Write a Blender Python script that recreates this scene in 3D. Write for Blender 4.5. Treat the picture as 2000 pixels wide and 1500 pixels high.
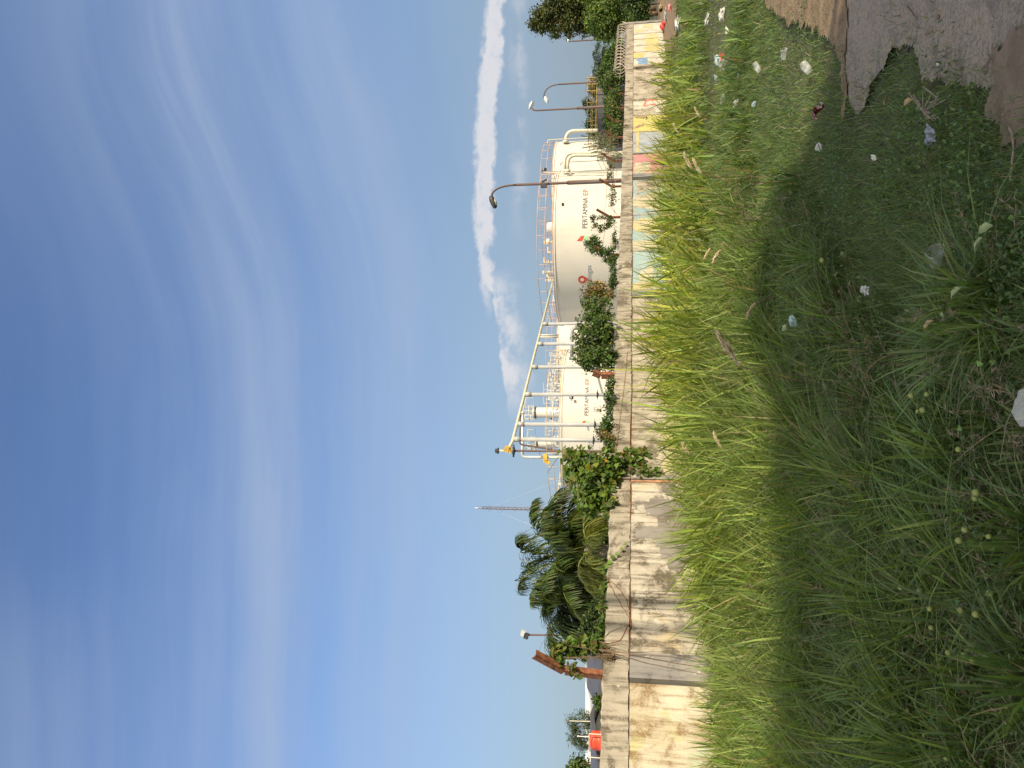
import bpy, bmesh, math, random
import numpy as np
from mathutils import Vector, Matrix
R = math.radians
random.seed(7); rng = np.random.default_rng(11)
S = bpy.context.scene
for o in list(bpy.data.objects): bpy.data.objects.remove(o)

# ------------------------------------------------------------------ camera
F = 1500.0; PT = math.atan(.16); CP, SP = math.cos(PT), math.sin(PT); EYE = 1.6
cam = bpy.data.objects.new('camera', bpy.data.cameras.new('camera')); S.collection.objects.link(cam)
cam.data.sensor_fit = 'HORIZONTAL'; cam.data.sensor_width = 36; cam.data.lens = 27
cam.data.clip_start = .05; cam.data.clip_end = 3000
fwd = Vector((0, CP, SP)); up = Vector((0, -SP, CP)); rt = Vector((1, 0, 0))
m = Matrix.Identity(4)                     # the phone is held on its side: picture left is up
for i in range(3): m[i][0] = -up[i]; m[i][1] = rt[i]; m[i][2] = -fwd[i]
m[0][3], m[1][3], m[2][3] = 0, 0, EYE
cam.matrix_world = m; S.camera = cam
S.render.resolution_x, S.render.resolution_y = 1024, 768

# ------------------------------------------------------------------ light
SUN_AZ, SUN_EL = 132.0, 27.0               # azimuth from +Y towards +X
SH = np.array((math.sin(R(SUN_AZ)), math.cos(R(SUN_AZ))))
sv = Vector((SH[0]*math.cos(R(SUN_EL)), SH[1]*math.cos(R(SUN_EL)), math.sin(R(SUN_EL))))
sl = bpy.data.lights.new('sun', 'SUN'); sl.energy = 4.4; sl.angle = R(.9); sl.color = (1, .84, .61)
so = bpy.data.objects.new('sun', sl); S.collection.objects.link(so); so.rotation_euler = sv.to_track_quat('Z', 'Y').to_euler()
S.view_settings.view_transform = 'Standard'; S.view_settings.look = 'None'
S.view_settings.exposure = 0.62; S.view_settings.gamma = 1

W = bpy.data.worlds.new("World"); S.world = W; W.use_nodes = True
wt = W.node_tree; wt.nodes.clear()
def wn(t, **k):
    n = wt.nodes.new(t)
    for a, b in k.items(): setattr(n, a, b)
    return n
class E:                                    # tiny expression helper for node graphs
    def __init__(s, sock, tree): s.s = sock; s.t = tree
    def op(s, o, *a):
        n = s.t.nodes.new('ShaderNodeMath'); n.operation = o
        for i, v in enumerate((s,)+a):
            if isinstance(v, E): s.t.links.new(v.s, n.inputs[i])
            else: n.inputs[i].default_value = v
        return E(n.outputs[0], s.t)
    def __add__(s, o): return s.op('ADD', o)
    def __sub__(s, o): return s.op('SUBTRACT', o)
    def __mul__(s, o): return s.op('MULTIPLY', o)
    def __truediv__(s, o): return s.op('DIVIDE', o)
    def clamp(s): return s.op('MAXIMUM', 0.0).op('MINIMUM', 1.0)
    def step(s, a, b):                      # smoothstep
        n = s.t.nodes.new('ShaderNodeMapRange'); n.interpolation_type = 'SMOOTHSTEP'
        s.t.links.new(s.s, n.inputs[0]); n.inputs[1].default_value = a; n.inputs[2].default_value = b
        return E(n.outputs[0], s.t)
    def bump(s, c, w):                      # gaussian
        d = (s-c)/w; return (d*d*-1.0).op('EXPONENT') if False else E(_exp(s.t, d*d*-1.0), s.t)
def _exp(t, e):
    n = t.nodes.new('ShaderNodeMath'); n.operation = 'EXPONENT'; t.links.new(e.s, n.inputs[0]); return n.outputs[0]
def noise_at(t, x, y, sx, sy, z=0.0, detail=5, rough=.55, dist=0.0):
    c = t.nodes.new('ShaderNodeCombineXYZ'); t.links.new((x*sx).s, c.inputs[0]); t.links.new((y*sy).s, c.inputs[1]); c.inputs[2].default_value = z
    n = t.nodes.new('ShaderNodeTexNoise'); n.inputs['Scale'].default_value = 1; n.inputs['Detail'].default_value = detail
    n.inputs['Roughness'].default_value = rough; n.inputs['Distortion'].default_value = dist
    t.links.new(c.outputs[0], n.inputs['Vector']); return E(n.outputs['Fac'], t)
sky = wn('ShaderNodeTexSky', sky_type='NISHITA', sun_disc=False, sun_elevation=R(SUN_EL), sun_rotation=R(SUN_AZ))
sky.air_density = 1.0; sky.dust_density = 1.3; sky.ozone_density = 2.5; sky.altitude = 0
tc = wn('ShaderNodeTexCoord'); sx = wn('ShaderNodeSeparateXYZ'); wt.links.new(tc.outputs['Generated'], sx.inputs[0])
X_, Y_, Z_ = (E(sx.outputs[i], wt) for i in range(3))
el = Z_.op('ARCTAN2', Y_.op('ABSOLUTE').op('MAXIMUM', .12))*57.2958; az = X_.op('ARCTAN2', Y_)*57.2958
# thin high cirrus in soft level streaks
warp = (noise_at(wt, az, el, .035, .05, 3.1, 2)-.5)*5.0
e2 = el-az.step(3, 32)*6.5+warp*.7
st1 = noise_at(wt, az, e2, .022, .26, 1.7, 4, .5)
st2 = noise_at(wt, az, e2, .05, .80, 8.3, 6, .55)
st3 = noise_at(wt, az+e2*.6, e2, .20, .7, 4.4, 6, .6)
cir = (st1*.60+st2*.30+st3*.10).step(.34, .68)
lane = e2.bump(26.3, 2.4)*.80+e2.bump(30.0, 4.5)*.42+e2.bump(16.4, 2.6)*.58+e2.bump(20.5, 3.4)*.55+el.bump(8.0, 4.0)*.25+el.step(30, 42)*az.step(-12, -26)*.45
patch = noise_at(wt, az, el, .03, .035, 5.5, 3).step(.25, .70)
cirrus = (lane*(cir*.55+.42)*(patch*.45+.60)+cir*.10+.05+(az.step(-5, 25)*.12)).clamp()
# a low ragged bank of fair weather cloud
ragn = noise_at(wt, az, el, .42, .60, 2.2, 7, .6)
rag2 = noise_at(wt, az, el, 1.3, 1.6, 7.9, 6, .62)
edge = (ragn-.5)*2.6+(rag2-.5)*1.6
azd = az-14.0
bank_c = el-(azd*azd*-.0056+11.2)
bank = ((az.step(3, 13)*.55+.12)-(bank_c+edge*.52).op('ABSOLUTE')).step(-.25, .25)*az.step(4.5, 8)*(ragn.step(.30, .5)*.5+.5)
ctr = az*.14+8.6
fan = (ctr+1.15-el+edge*.25).step(0, .25)*(el-(ctr-1.3)+edge*.8).step(0, 2.0)*az.step(-3.2, 1.0)*az.step(9.0, 6.5)*ragn.step(.30, .55)
vs = (el-7.6+edge*.4).step(0, 1.2)*(el*-1.0+9.6+edge*.4).step(0, 1.4)*az.step(10, 15)*.42*ragn.step(.38, .62)
clouds = (bank*(rag2*.7+.65)+fan+vs).clamp()
gam = wn('ShaderNodeHueSaturation'); gam.inputs['Saturation'].default_value = 1.12; gam.inputs['Value'].default_value = .80; gam.inputs['Hue'].default_value = .507; wt.links.new(sky.outputs[0], gam.inputs['Color'])
def wmix(fac, a, b):
    n = wn('ShaderNodeMix', data_type='RGBA'); wt.links.new(fac.s, n.inputs['Factor'])
    wt.links.new(a, n.inputs[6]) if not isinstance(a, tuple) else setattr(n.inputs[6], 'default_value', a)
    wt.links.new(b, n.inputs[7]) if not isinstance(b, tuple) else setattr(n.inputs[7], 'default_value', b)
    return n.outputs[2]
CK = 1.0
SKYK = .15
hz = wmix(az.step(-10, 26), (1.38, 1.76, 2.05, 1), (1.02, 1.32, 1.60, 1))
c0 = wmix((el.step(30, -3)*.92).clamp(), gam.outputs[0], hz)
c1 = wmix(cirrus*.66, c0, (1.80, 2.2, 2.95, 1))
c1b = wmix(clouds*.95, c1, (3.2, 3.22, 3.4, 1))
# unseen bright cloud added behind the camera to raise the fill in shade
fill_veil = (Y_-Z_*.25).step(.50, -.45)*(noise_at(wt, X_, Z_, 2.2, 2.2, 6.1, 4)*.5+.75)*Z_.step(-.02, .1)
c2 = wmix(fill_veil.clamp(), c1b, (4.7, 4.5, 4.2, 1))
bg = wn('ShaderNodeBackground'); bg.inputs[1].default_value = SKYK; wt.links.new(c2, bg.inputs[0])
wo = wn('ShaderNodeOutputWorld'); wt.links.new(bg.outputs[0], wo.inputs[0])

# ------------------------------------------------------------------ helpers
def ray(x, y):
    u, v = (750-y)/F, (x-1000)/F
    return Vector((u, CP+v*SP, SP-v*CP))
def P(x, y, Y):                             # photo pixel at a world depth Y
    d = ray(x, y); t = Y/d.y; return Vector((d.x*t, Y, EYE+d.z*t))
def Gd(x, y, z=0.0):                        # photo pixel at a height
    d = ray(x, y); t = (z-EYE)/d.z; return Vector((d.x*t, d.y*t, z))
def proj(X, Y, Z):                          # world to photo pixels (numpy)
    dz = Z-EYE; dep = Y*CP+dz*SP
    return 1000-F*(dz*CP-Y*SP)/dep, 750-F*X/dep
def tag(o, label=None, cat=None, group=None, kind=None):
    if label: o['label'] = label
    if cat: o['category'] = cat
    if group: o['group'] = group
    if kind: o['kind'] = kind
    return o
def link(name, me, parent=None):
    o = bpy.data.objects.new(name, me); S.collection.objects.link(o)
    if parent: o.parent = parent
    return o
def empty(name, loc, label, cat, group=None, rz=0):
    o = bpy.data.objects.new(name, None); S.collection.objects.link(o); o.location = loc; o.rotation_euler.z = rz
    o.empty_display_size = .2; return tag(o, label, cat, group)
def copy_tree(o, parent=None):
    c = o.copy(); S.collection.objects.link(c); c.parent = parent
    for ch in list(o.children): copy_tree(ch, c)
    return c

# materials -----------------------------------------------------------
def newmat(name):
    m = bpy.data.materials.new(name); m.use_nodes = True; t = m.node_tree
    b = t.nodes['Principled BSDF']; return m, t, b
def L(t, a, b): t.links.new(a, b)
def mixc(t, fac, a, b, blend='MIX'):
    n = t.nodes.new('ShaderNodeMix'); n.data_type = 'RGBA'; n.blend_type = blend
    if isinstance(fac, E): L(t, fac.s, n.inputs['Factor'])
    else: n.inputs['Factor'].default_value = fac
    for v, i in ((a, 6), (b, 7)):
        if isinstance(v, tuple): n.inputs[i].default_value = (*v, 1) if len(v) == 3 else v
        else: L(t, v, n.inputs[i])
    return n.outputs[2]
def objxyz(t):
    c = t.nodes.new('ShaderNodeTexCoord'); s = t.nodes.new('ShaderNodeSeparateXYZ'); L(t, c.outputs['Object'], s.inputs[0])
    return c, [E(s.outputs[i], t) for i in range(3)]
def noise(t, vec, scale, detail=5, rough=.55, dist=0.0, mapping=None):
    if mapping:
        mp = t.nodes.new('ShaderNodeMapping'); mp.inputs['Scale'].default_value = mapping; L(t, vec, mp.inputs[0]); vec = mp.outputs[0]
    n = t.nodes.new('ShaderNodeTexNoise'); n.inputs['Scale'].default_value = scale; n.inputs['Detail'].default_value = detail
    n.inputs['Roughness'].default_value = rough; n.inputs['Distortion'].default_value = dist; L(t, vec, n.inputs['Vector'])
    return E(n.outputs['Fac'], t)
def bumpn(t, b, h, strength=.3, dist=.02):
    n = t.nodes.new('ShaderNodeBump'); n.inputs['Strength'].default_value = strength; n.inputs['Distance'].default_value = dist
    L(t, h.s, n.inputs['Height']); L(t, n.outputs[0], b.inputs['Normal'])
def simple(name, col, rough=.6, var=.18, scale=3.0, metal=0.0, bump=.15, col2=None):
    m, t, b = newmat(name); c, xyz = objxyz(t)
    f = noise(t, c.outputs['Object'], scale, 6)
    a = tuple(max(0, v*(1-var)) for v in col); d = col2 or tuple(min(1, v*(1+var)) for v in col)
    L(t, mixc(t, f.step(.3, .7), a, d), b.inputs['Base Color'])
    b.inputs['Roughness'].default_value = rough; b.inputs['Metallic'].default_value = metal
    if bump: bumpn(t, b, noise(t, c.outputs['Object'], scale*9, 4), bump, .01)
    return m
def leafmat(name, trans=.35, rough=.5, spec=.35):
    m, t, b = newmat(name); a = t.nodes.new('ShaderNodeAttribute'); a.attribute_name = 'Col'
    L(t, a.outputs['Color'], b.inputs['Base Color']); b.inputs['Roughness'].default_value = rough
    b.inputs['Specular IOR Level'].default_value = spec
    tr = t.nodes.new('ShaderNodeBsdfTranslucent'); L(t, mixc(t, .5, a.outputs['Color'], (.35, .42, .04)), tr.inputs[0])
    hs = t.nodes.new('ShaderNodeMixRGB'); hs.blend_type = 'MULTIPLY'; hs.inputs[0].default_value = 1
    L(t, a.outputs['Color'], hs.inputs[1]); hs.inputs[2].default_value = (1.5, 1.45, .6, 1); L(t, hs.outputs[0], tr.inputs[0])
    mx = t.nodes.new('ShaderNodeMixShader'); mx.inputs[0].default_value = trans
    L(t, b.outputs[0], mx.inputs[1]); L(t, tr.outputs[0], mx.inputs[2]); L(t, mx.outputs[0], t.nodes['Material Output'].inputs[0])
    return m
M = {}
M['leaf'] = leafmat('leaf_surface'); M['grass'] = leafmat('grass_blade', .36, .5, .3); M['dry'] = leafmat('dry_plant', .15, .8, .1)
M['stem'] = simple('woody_stem', (.16, .11, .065), .85, .3, 20)
M['rust'] = simple('rusty_iron', (.20, .075, .038), .85, .4, 14, 0, .4, (.30, .12, .06))
M['oldsteel'] = simple('weathered_pole_steel', (.17, .14, .12), .6, .3, 2, .2, .1, (.13, .07, .055))
M['galv'] = simple('galvanised_steel', (.55, .56, .55), .45, .12, 3, .35)
M['greypipe'] = simple('grey_painted_pipe', (.36, .37, .365), .5, .08, 2)
M['creampipe'] = simple('cream_painted_pipe', (.56, .54, .44), .5, .08, 2)
M['yellowpipe'] = simple('pale_yellow_pipe', (.54, .52, .38), .5, .12, 2)
M['yellow'] = simple('yellow_paint', (.55, .36, .06), .6, .3, 3)
M['rail'] = simple('faded_orange_rail_paint', (.50, .34, .26), .6, .2, 1.5)
M['railsteel'] = simple('ochre_rail_paint', (.62, .48, .28), .6, .2, 1.5)
M['dark'] = simple('dark_fixture', (.035, .035, .04), .5, .3, 4)
M['black'] = simple('black_letter_paint', (.04, .04, .045), .6, .1, 4, 0, 0)
M['redtxt'] = simple('red_letter_paint', (.50, .07, .04), .6, .1, 4, 0, 0)
M['greentxt'] = simple('green_logo_paint', (.33, .62, .30), .6, .1, 4, 0, 0)
M['tealtxt'] = simple('teal_logo_paint', (.25, .50, .40), .6, .1, 4, 0, 0)
M['greytxt'] = simple('slate_logo_paint', (.22, .26, .32), .6, .1, 4, 0, 0)
M['glass'] = simple('pale_lamp_glass', (.75, .76, .72), .25, .05, 3, 0, 0)
M['white'] = simple('white_plaster', (.72, .71, .67), .8, .1, 1.5)
M['greyroof'] = simple('grey_roof_sheet', (.36, .37, .38), .6, .1, 1.2)
M['slate'] = simple('dark_roof_sheet', (.07, .075, .09), .6, .2, 1.2)
M['redtank'] = simple('orange_red_plastic', (.62, .07, .03), .4, .12, 3)
M['window'] = simple('dark_window_glass', (.03, .035, .04), .15, .2, 2, 0, 0)

# mesh builder ---------------------------------------------------------
class MB:
    def __init__(s): s.v = []; s.f = []; s.m = []
    def add(s, vs, fs, mi=0):
        n = len(s.v); s.v += [tuple(v) for v in vs]; s.f += [tuple(i+n for i in f) for f in fs]; s.m += [mi]*len(fs); return s
    def box(s, c, d, rot=None, mi=0):
        c = Vector(c); vs = []
        for z in (-.5, .5):
            for x, y in ((-.5, -.5), (.5, -.5), (.5, .5), (-.5, .5)):
                v = Vector((x*d[0], y*d[1], z*d[2])); v = rot @ v if rot else v; vs.append(v+c)
        return s.add(vs, [(3, 2, 1, 0), (4, 5, 6, 7), (0, 1, 5, 4), (1, 2, 6, 5), (2, 3, 7, 6), (3, 0, 4, 7)], mi)
    def tube(s, pts, r, n=8, mi=0, cap=True):
        pts = [Vector(p) for p in pts]; rs = r if isinstance(r, (list, tuple)) else [r]*len(pts); vs = []; fs = []; prev = None
        for i, p in enumerate(pts):
            d = (pts[min(i+1, len(pts)-1)]-pts[max(i-1, 0)])
            d = d.normalized() if d.length > 1e-9 else Vector((0, 0, 1))
            a = prev-d*prev.dot(d) if prev is not None else d.orthogonal()
            if a.length < 1e-6: a = d.orthogonal()
            a.normalize(); prev = a; b = d.cross(a)
            for k in range(n):
                q = 2*math.pi*k/n; vs.append(p+(a*math.cos(q)+b*math.sin(q))*rs[i])
        for i in range(len(pts)-1):
            for k in range(n):
                k2 = (k+1) % n; fs.append((i*n+k, i*n+k2, (i+1)*n+k2, (i+1)*n+k))
        if cap: fs.append(tuple(range(n-1, -1, -1))); fs.append(tuple((len(pts)-1)*n+k for k in range(n)))
        return s.add(vs, fs, mi)
    def lathe(s, c, prof, n=32, mi=0, axis=None):      # prof: (r, z)
        c = Vector(c); vs = []; fs = []
        for r, z in prof:
            for k in range(n):
                q = 2*math.pi*k/n; v = Vector((r*math.cos(q), r*math.sin(q), z)); vs.append(c+(axis @ v if axis else v))
        for i in range(len(prof)-1):
            for k in range(n):
                k2 = (k+1) % n; fs.append((i*n+k, i*n+k2, (i+1)*n+k2, (i+1)*n+k))
        return s.add(vs, fs, mi)
    def poly(s, pts, mi=0): return s.add(pts, [tuple(range(len(pts)))], mi)
    def prism(s, base, ext, mi=0):                      # closed extrusion of a polygon
        n = len(base); e = Vector(ext); b = [Vector(p) for p in base]
        return s.add(b+[p+e for p in b], [tuple(range(n-1, -1, -1)), tuple(range(n, 2*n))]+[(i, (i+1) % n, (i+1) % n+n, i+n) for i in range(n)], mi)
    def build(s, name, mats, parent=None, smooth=False, origin=None):
        me = bpy.data.meshes.new(name)
        vs = s.v
        if origin is not None: vs = [(v[0]-origin[0], v[1]-origin[1], v[2]-origin[2]) for v in s.v]
        me.from_pydata(vs, [], s.f)
        for mm in (mats if isinstance(mats, (list, tuple)) else [mats]): me.materials.append(M[mm] if isinstance(mm, str) else mm)
        me.polygons.foreach_set('material_index', s.m)
        if smooth: me.polygons.foreach_set('use_smooth', [True]*len(me.polygons))
        me.update(); o = link(name, me, parent)
        if origin is not None: o.location = origin
        return o

def npmesh(name, V, faces, C, mat, parent=None, origin=(0, 0, 0)):
    """V (n,3); faces list of (k, array(m,k)); C (n,3)"""
    me = bpy.data.meshes.new(name); V = np.asarray(V, dtype=np.float32)-np.asarray(origin, dtype=np.float32)
    me.vertices.add(len(V)); me.vertices.foreach_set('co', V.ravel())
    tot = sum(f.shape[0]*k for k, f in faces); nf = sum(f.shape[0] for k, f in faces)
    me.loops.add(tot); me.polygons.add(nf)
    me.loops.foreach_set('vertex_index', np.concatenate([f.ravel() for k, f in faces]).astype(np.int32))
    ln = np.concatenate([np.full(f.shape[0], k) for k, f in faces]); st = np.concatenate([[0], np.cumsum(ln)[:-1]])
    me.polygons.foreach_set('loop_start', st.astype(np.int32))
    try: me.polygons.foreach_set('loop_total', ln.astype(np.int32))
    except Exception: pass
    a = me.color_attributes.new('Col', 'FLOAT_COLOR', 'POINT')
    a.data.foreach_set('color', np.concatenate([C, np.ones((len(C), 1))], 1).astype(np.float32).ravel())
    me.materials.append(M[mat]); me.update(calc_edges=True)
    o = link(name, me, parent)
    if parent is None: o.location = origin
    return o
def norm(a): return a/np.maximum(np.linalg.norm(a, axis=-1, keepdims=True), 1e-9)
LEAF = (np.array([(0, 0, 0), (.30, .30, .06), (.24, .68, .05), (0, 1, -.04), (-.24, .68, .05), (-.30, .30, .06)]), np.array([(0, 1, 2, 3), (0, 3, 4, 5)]))
HEART = (np.array([(0, .06, 0), (.42, .05, .07), (.40, .45, .06), (0, 1, -.06), (-.40, .45, .06), (-.42, .05, .07)]), np.array([(0, 1, 2, 3), (0, 3, 4, 5)]))
HAIR = (np.array([(0, 0, 0), (.05, .4, .01), (0, 1, -.06), (-.05, .4, .01)]), np.array([(0, 1, 2, 3)]))
NARROW = (np.array([(0, 0, 0), (.11, .35, .01), (0, 1, -.1), (-.11, .35, .01)]), np.array([(0, 1, 2, 3)]))
def cards(name, tmpl, Pp, D, N, Sz, C, mat, parent=None, origin=(0, 0, 0)):
    """leaf cards: position, length direction, approx normal, size, colour"""
    T, Fq = tmpl; D = norm(D); Xx = norm(np.cross(D, N)); Nn = np.cross(Xx, D)
    V = Pp[:, None, :]+Sz[:, None, None]*(T[None, :, 0:1]*Xx[:, None, :]+T[None, :, 1:2]*D[:, None, :]+T[None, :, 2:3]*Nn[:, None, :])
    n, k = V.shape[:2]; Fa = (Fq[None]+(np.arange(n)*k)[:, None, None]).reshape(-1, Fq.shape[1])
    return npmesh(name, V.reshape(-1, 3), [(Fq.shape[1], Fa)], np.repeat(C, k, 0), mat, parent, origin)
def pal(n, cols, wts, jit=.22):
    cols = np.array(cols); i = rng.choice(len(cols), n, p=np.array(wts)/sum(wts))
    return np.clip(cols[i]*(1+rng.normal(0, jit, (n, 1)))*(1+rng.normal(0, .06, (n, 3))), .004, 1)
def inpoly(px, py, poly):
    c = np.zeros(px.shape, bool); n = len(poly)
    for i in range(n):
        x1, y1 = poly[i]; x2, y2 = poly[(i+1) % n]
        k = ((y1 > py) != (y2 > py)) & (px < (x2-x1)*(py-y1)/((y2-y1) if y2 != y1 else 1e-9)+x1); c ^= k
    return c
def vnoise(x, y, s, seed=0):                # smooth value noise
    x = np.asarray(x)/s+seed*17.13; y = np.asarray(y)/s+seed*9.7
    xi, yi = np.floor(x), np.floor(y); fx, fy = x-xi, y-yi; fx = fx*fx*(3-2*fx); fy = fy*fy*(3-2*fy)
    h = lambda a, b: np.modf(np.abs(np.sin(a*127.1+b*311.7)*43758.5453))[0]
    return (h(xi, yi)*(1-fx)+h(xi+1, yi)*fx)*(1-fy)+(h(xi, yi+1)*(1-fx)+h(xi+1, yi+1)*fx)*fy

# ------------------------------------------------------------------ wall frame
A0 = np.array((-4.96, 10.10)); DV = np.array((.5845, .8115)); NV = np.array((.8115, -.5845)); WT = 2.05
def wp(s, w, z): return Vector((A0[0]+DV[0]*s+NV[0]*w, A0[1]+DV[1]*s+NV[1]*w, z))
def sy(y):                                   # photo row -> metres along the wall
    r = (750-y)/F/1.0126; return (r*A0[1]-A0[0])/(DV[0]-r*DV[1])
def wsw(X, Y): return (X-A0[0])*DV[0]+(Y-A0[1])*DV[1], (X-A0[0])*NV[0]+(Y-A0[1])*NV[1]

# ------------------------------------------------------------------ ground
def gpoly(pts): return [tuple(Gd(x, y)[:2]) for x, y in pts]
PATH = gpoly([(1655, -60), (1650, 100), (1652, 180), (1675, 222), (1690, 215), (1702, 170), (1728, 130), (1748, 88), (1790, 88), (1805, 140), (1850, 158), (1900, 172), (1950, 160), (1975, 200), (1990, 262)])
PATH = [(30, 6.3)]+PATH+[(.95, 2.9), (.6, 1.2), (.2, -12), (30, -12)]
DIRT = gpoly([(1490, -60), (1500, 10), (1535, 38), (1590, 55), (1630, 85), (1646, 130), (1649, 235), (1654, 240), (1658, 180), (1656, 100), (1660, -60)])
TRACK = gpoly([(1284, -30), (1287, 60), (1294, 112), (1310, 112), (1322, 60), (1322, -30)])
MUD = gpoly([(1950, 78), (1946, 130), (1952, 150), (1935, 168), (1925, 240), (1990, 300)])+[(.7, 1.5), (2.2, 1.5)]+gpoly([(2080, 85)])
xs = np.concatenate([[-400, -150, -60, -30, -16], np.arange(-9, 14, .12), [16, 20, 28, 40, 60, 100, 200, 500]])
ys = np.concatenate([[-200, -80, -30, -12, -4], np.arange(0, 20, .12), [22, 26, 32, 40, 55, 80, 120, 200, 400, 900]])
GX, GY = np.meshgrid(xs, ys); GZ = -.012-.05*vnoise(GX, GY, .9, 1)-.02*vnoise(GX, GY, .3, 2)
fm = lambda nx, ny: np.array([(j*nx+i, j*nx+i+1, (j+1)*nx+i+1, (j+1)*nx+i) for j in range(ny-1) for i in range(nx-1)])
M['soil'] = None
m, t, b = newmat('soil_under_grass'); c, xyz = objxyz(t)
f1 = noise(t, c.outputs['Object'], .9, 6); f2 = noise(t, c.outputs['Object'], 14, 6)
base = mixc(t, f1.step(.35, .65), (.05, .06, .025), (.10, .085, .05)); L(t, mixc(t, f2.step(.3, .75), base, (.035, .05, .018)), b.inputs['Base Color'])
b.inputs['Roughness'].default_value = .95; bumpn(t, b, f2, .6, .03); M['soil'] = m
go = npmesh('ground', np.stack([GX, GY, GZ], -1).reshape(-1, 3), [(4, fm(len(xs), len(ys)))], np.ones((GX.size, 3)), 'soil'); tag(go, kind='structure')
def sheet(name, poly, z, mat, cell, amp, x0, x1, y0, y1, jag=.04):
    nx, ny = int((x1-x0)/cell), int((y1-y0)/cell); gx, gy = np.meshgrid(np.linspace(x0, x1, nx), np.linspace(y0, y1, ny))
    cx = (gx[:-1, :-1]+gx[1:, 1:])/2; cy = (gy[:-1, :-1]+gy[1:, 1:])/2
    ok = inpoly(cx+(vnoise(cx, cy, .12, 5)-.5)*jag*2+(vnoise(cx, cy, .04, 8)-.5)*jag, cy+(vnoise(cx, cy, .1, 6)-.5)*jag*2, poly).ravel()
    gz = z+amp*(vnoise(gx, gy, .35, 3)*.6+vnoise(gx, gy, .08, 4)*.4)
    o = npmesh(name, np.stack([gx, gy, gz], -1).reshape(-1, 3), [(4, fm(nx, ny)[ok])], np.ones((gx.size, 3)), mat); tag(o, kind='structure'); return o
m, t, b = newmat('worn_concrete_path'); c, xyz = objxyz(t); ov = c.outputs['Object']
n1 = noise(t, ov, .8, 6); n2 = noise(t, ov, 6, 6); n3 = noise(t, ov, 55, 4, .7)
cc = mixc(t, n1.step(.3, .7), (.26, .225, .19), (.37, .315, .25)); cc = mixc(t, n2.step(.5, .75)*.55, cc, (.40, .28, .17)); cc = mixc(t, n3.step(.50, .64)*.7, cc, (.13, .11, .095)); cc = mixc(t, n3.step(.46, .34)*.6, cc, (.50, .45, .38)); cc = mixc(t, n2.step(.46, .36)*.5, cc, (.17, .15, .14))
L(t, cc, b.inputs['Base Color']); b.inputs['Roughness'].default_value = .92; bumpn(t, b, n3*.6+n2*1.6, 1.0, .05); M['path'] = m
m, t, b = newmat('brown_soil'); c, xyz = objxyz(t); ov = c.outputs['Object']
n2 = noise(t, ov, 7, 6); n3 = noise(t, ov, 40, 5, .7)
cc = mixc(t, n2.step(.3, .7), (.15, .11, .08), (.21, .16, .115)); cc = mixc(t, n3.step(.55, .75)*.6, cc, (.38, .26, .15))
L(t, cc, b.inputs['Base Color']); b.inputs['Roughness'].default_value = .95; bumpn(t, b, n3, .8, .02); M['brown'] = m
m, t, b = newmat('dry_dirt'); c, xyz = objxyz(t); ov = c.outputs['Object']
n2 = noise(t, ov, 4, 6); n3 = noise(t, ov, 26, 5, .7)
cc = mixc(t, n2.step(.3, .7), (.15, .10, .06), (.27, .195, .12)); cc = mixc(t, n3.step(.55, .7)*.6, cc, (.08, .055, .035))
L(t, cc, b.inputs['Base Color']); b.inputs['Roughness'].default_value = .95; bumpn(t, b, n3, 1, .03); M['drydirt'] = m
sheet('path', PATH, .004, 'path', .022, .007, .2, 5, 1.6, 6.6, .03)
sheet('mud_patch', MUD, .021, 'brown', .02, .008, .6, 2.4, 1.5, 4.2, .07)
sheet('dirt_patch', DIRT, .002, 'drydirt', .04, .03, 1.8, 6.5, 5.6, 10.6, .04)
sheet('dirt_track', TRACK, .004, 'drydirt', .15, .03, 8, 34, 22, 60, .5)

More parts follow.
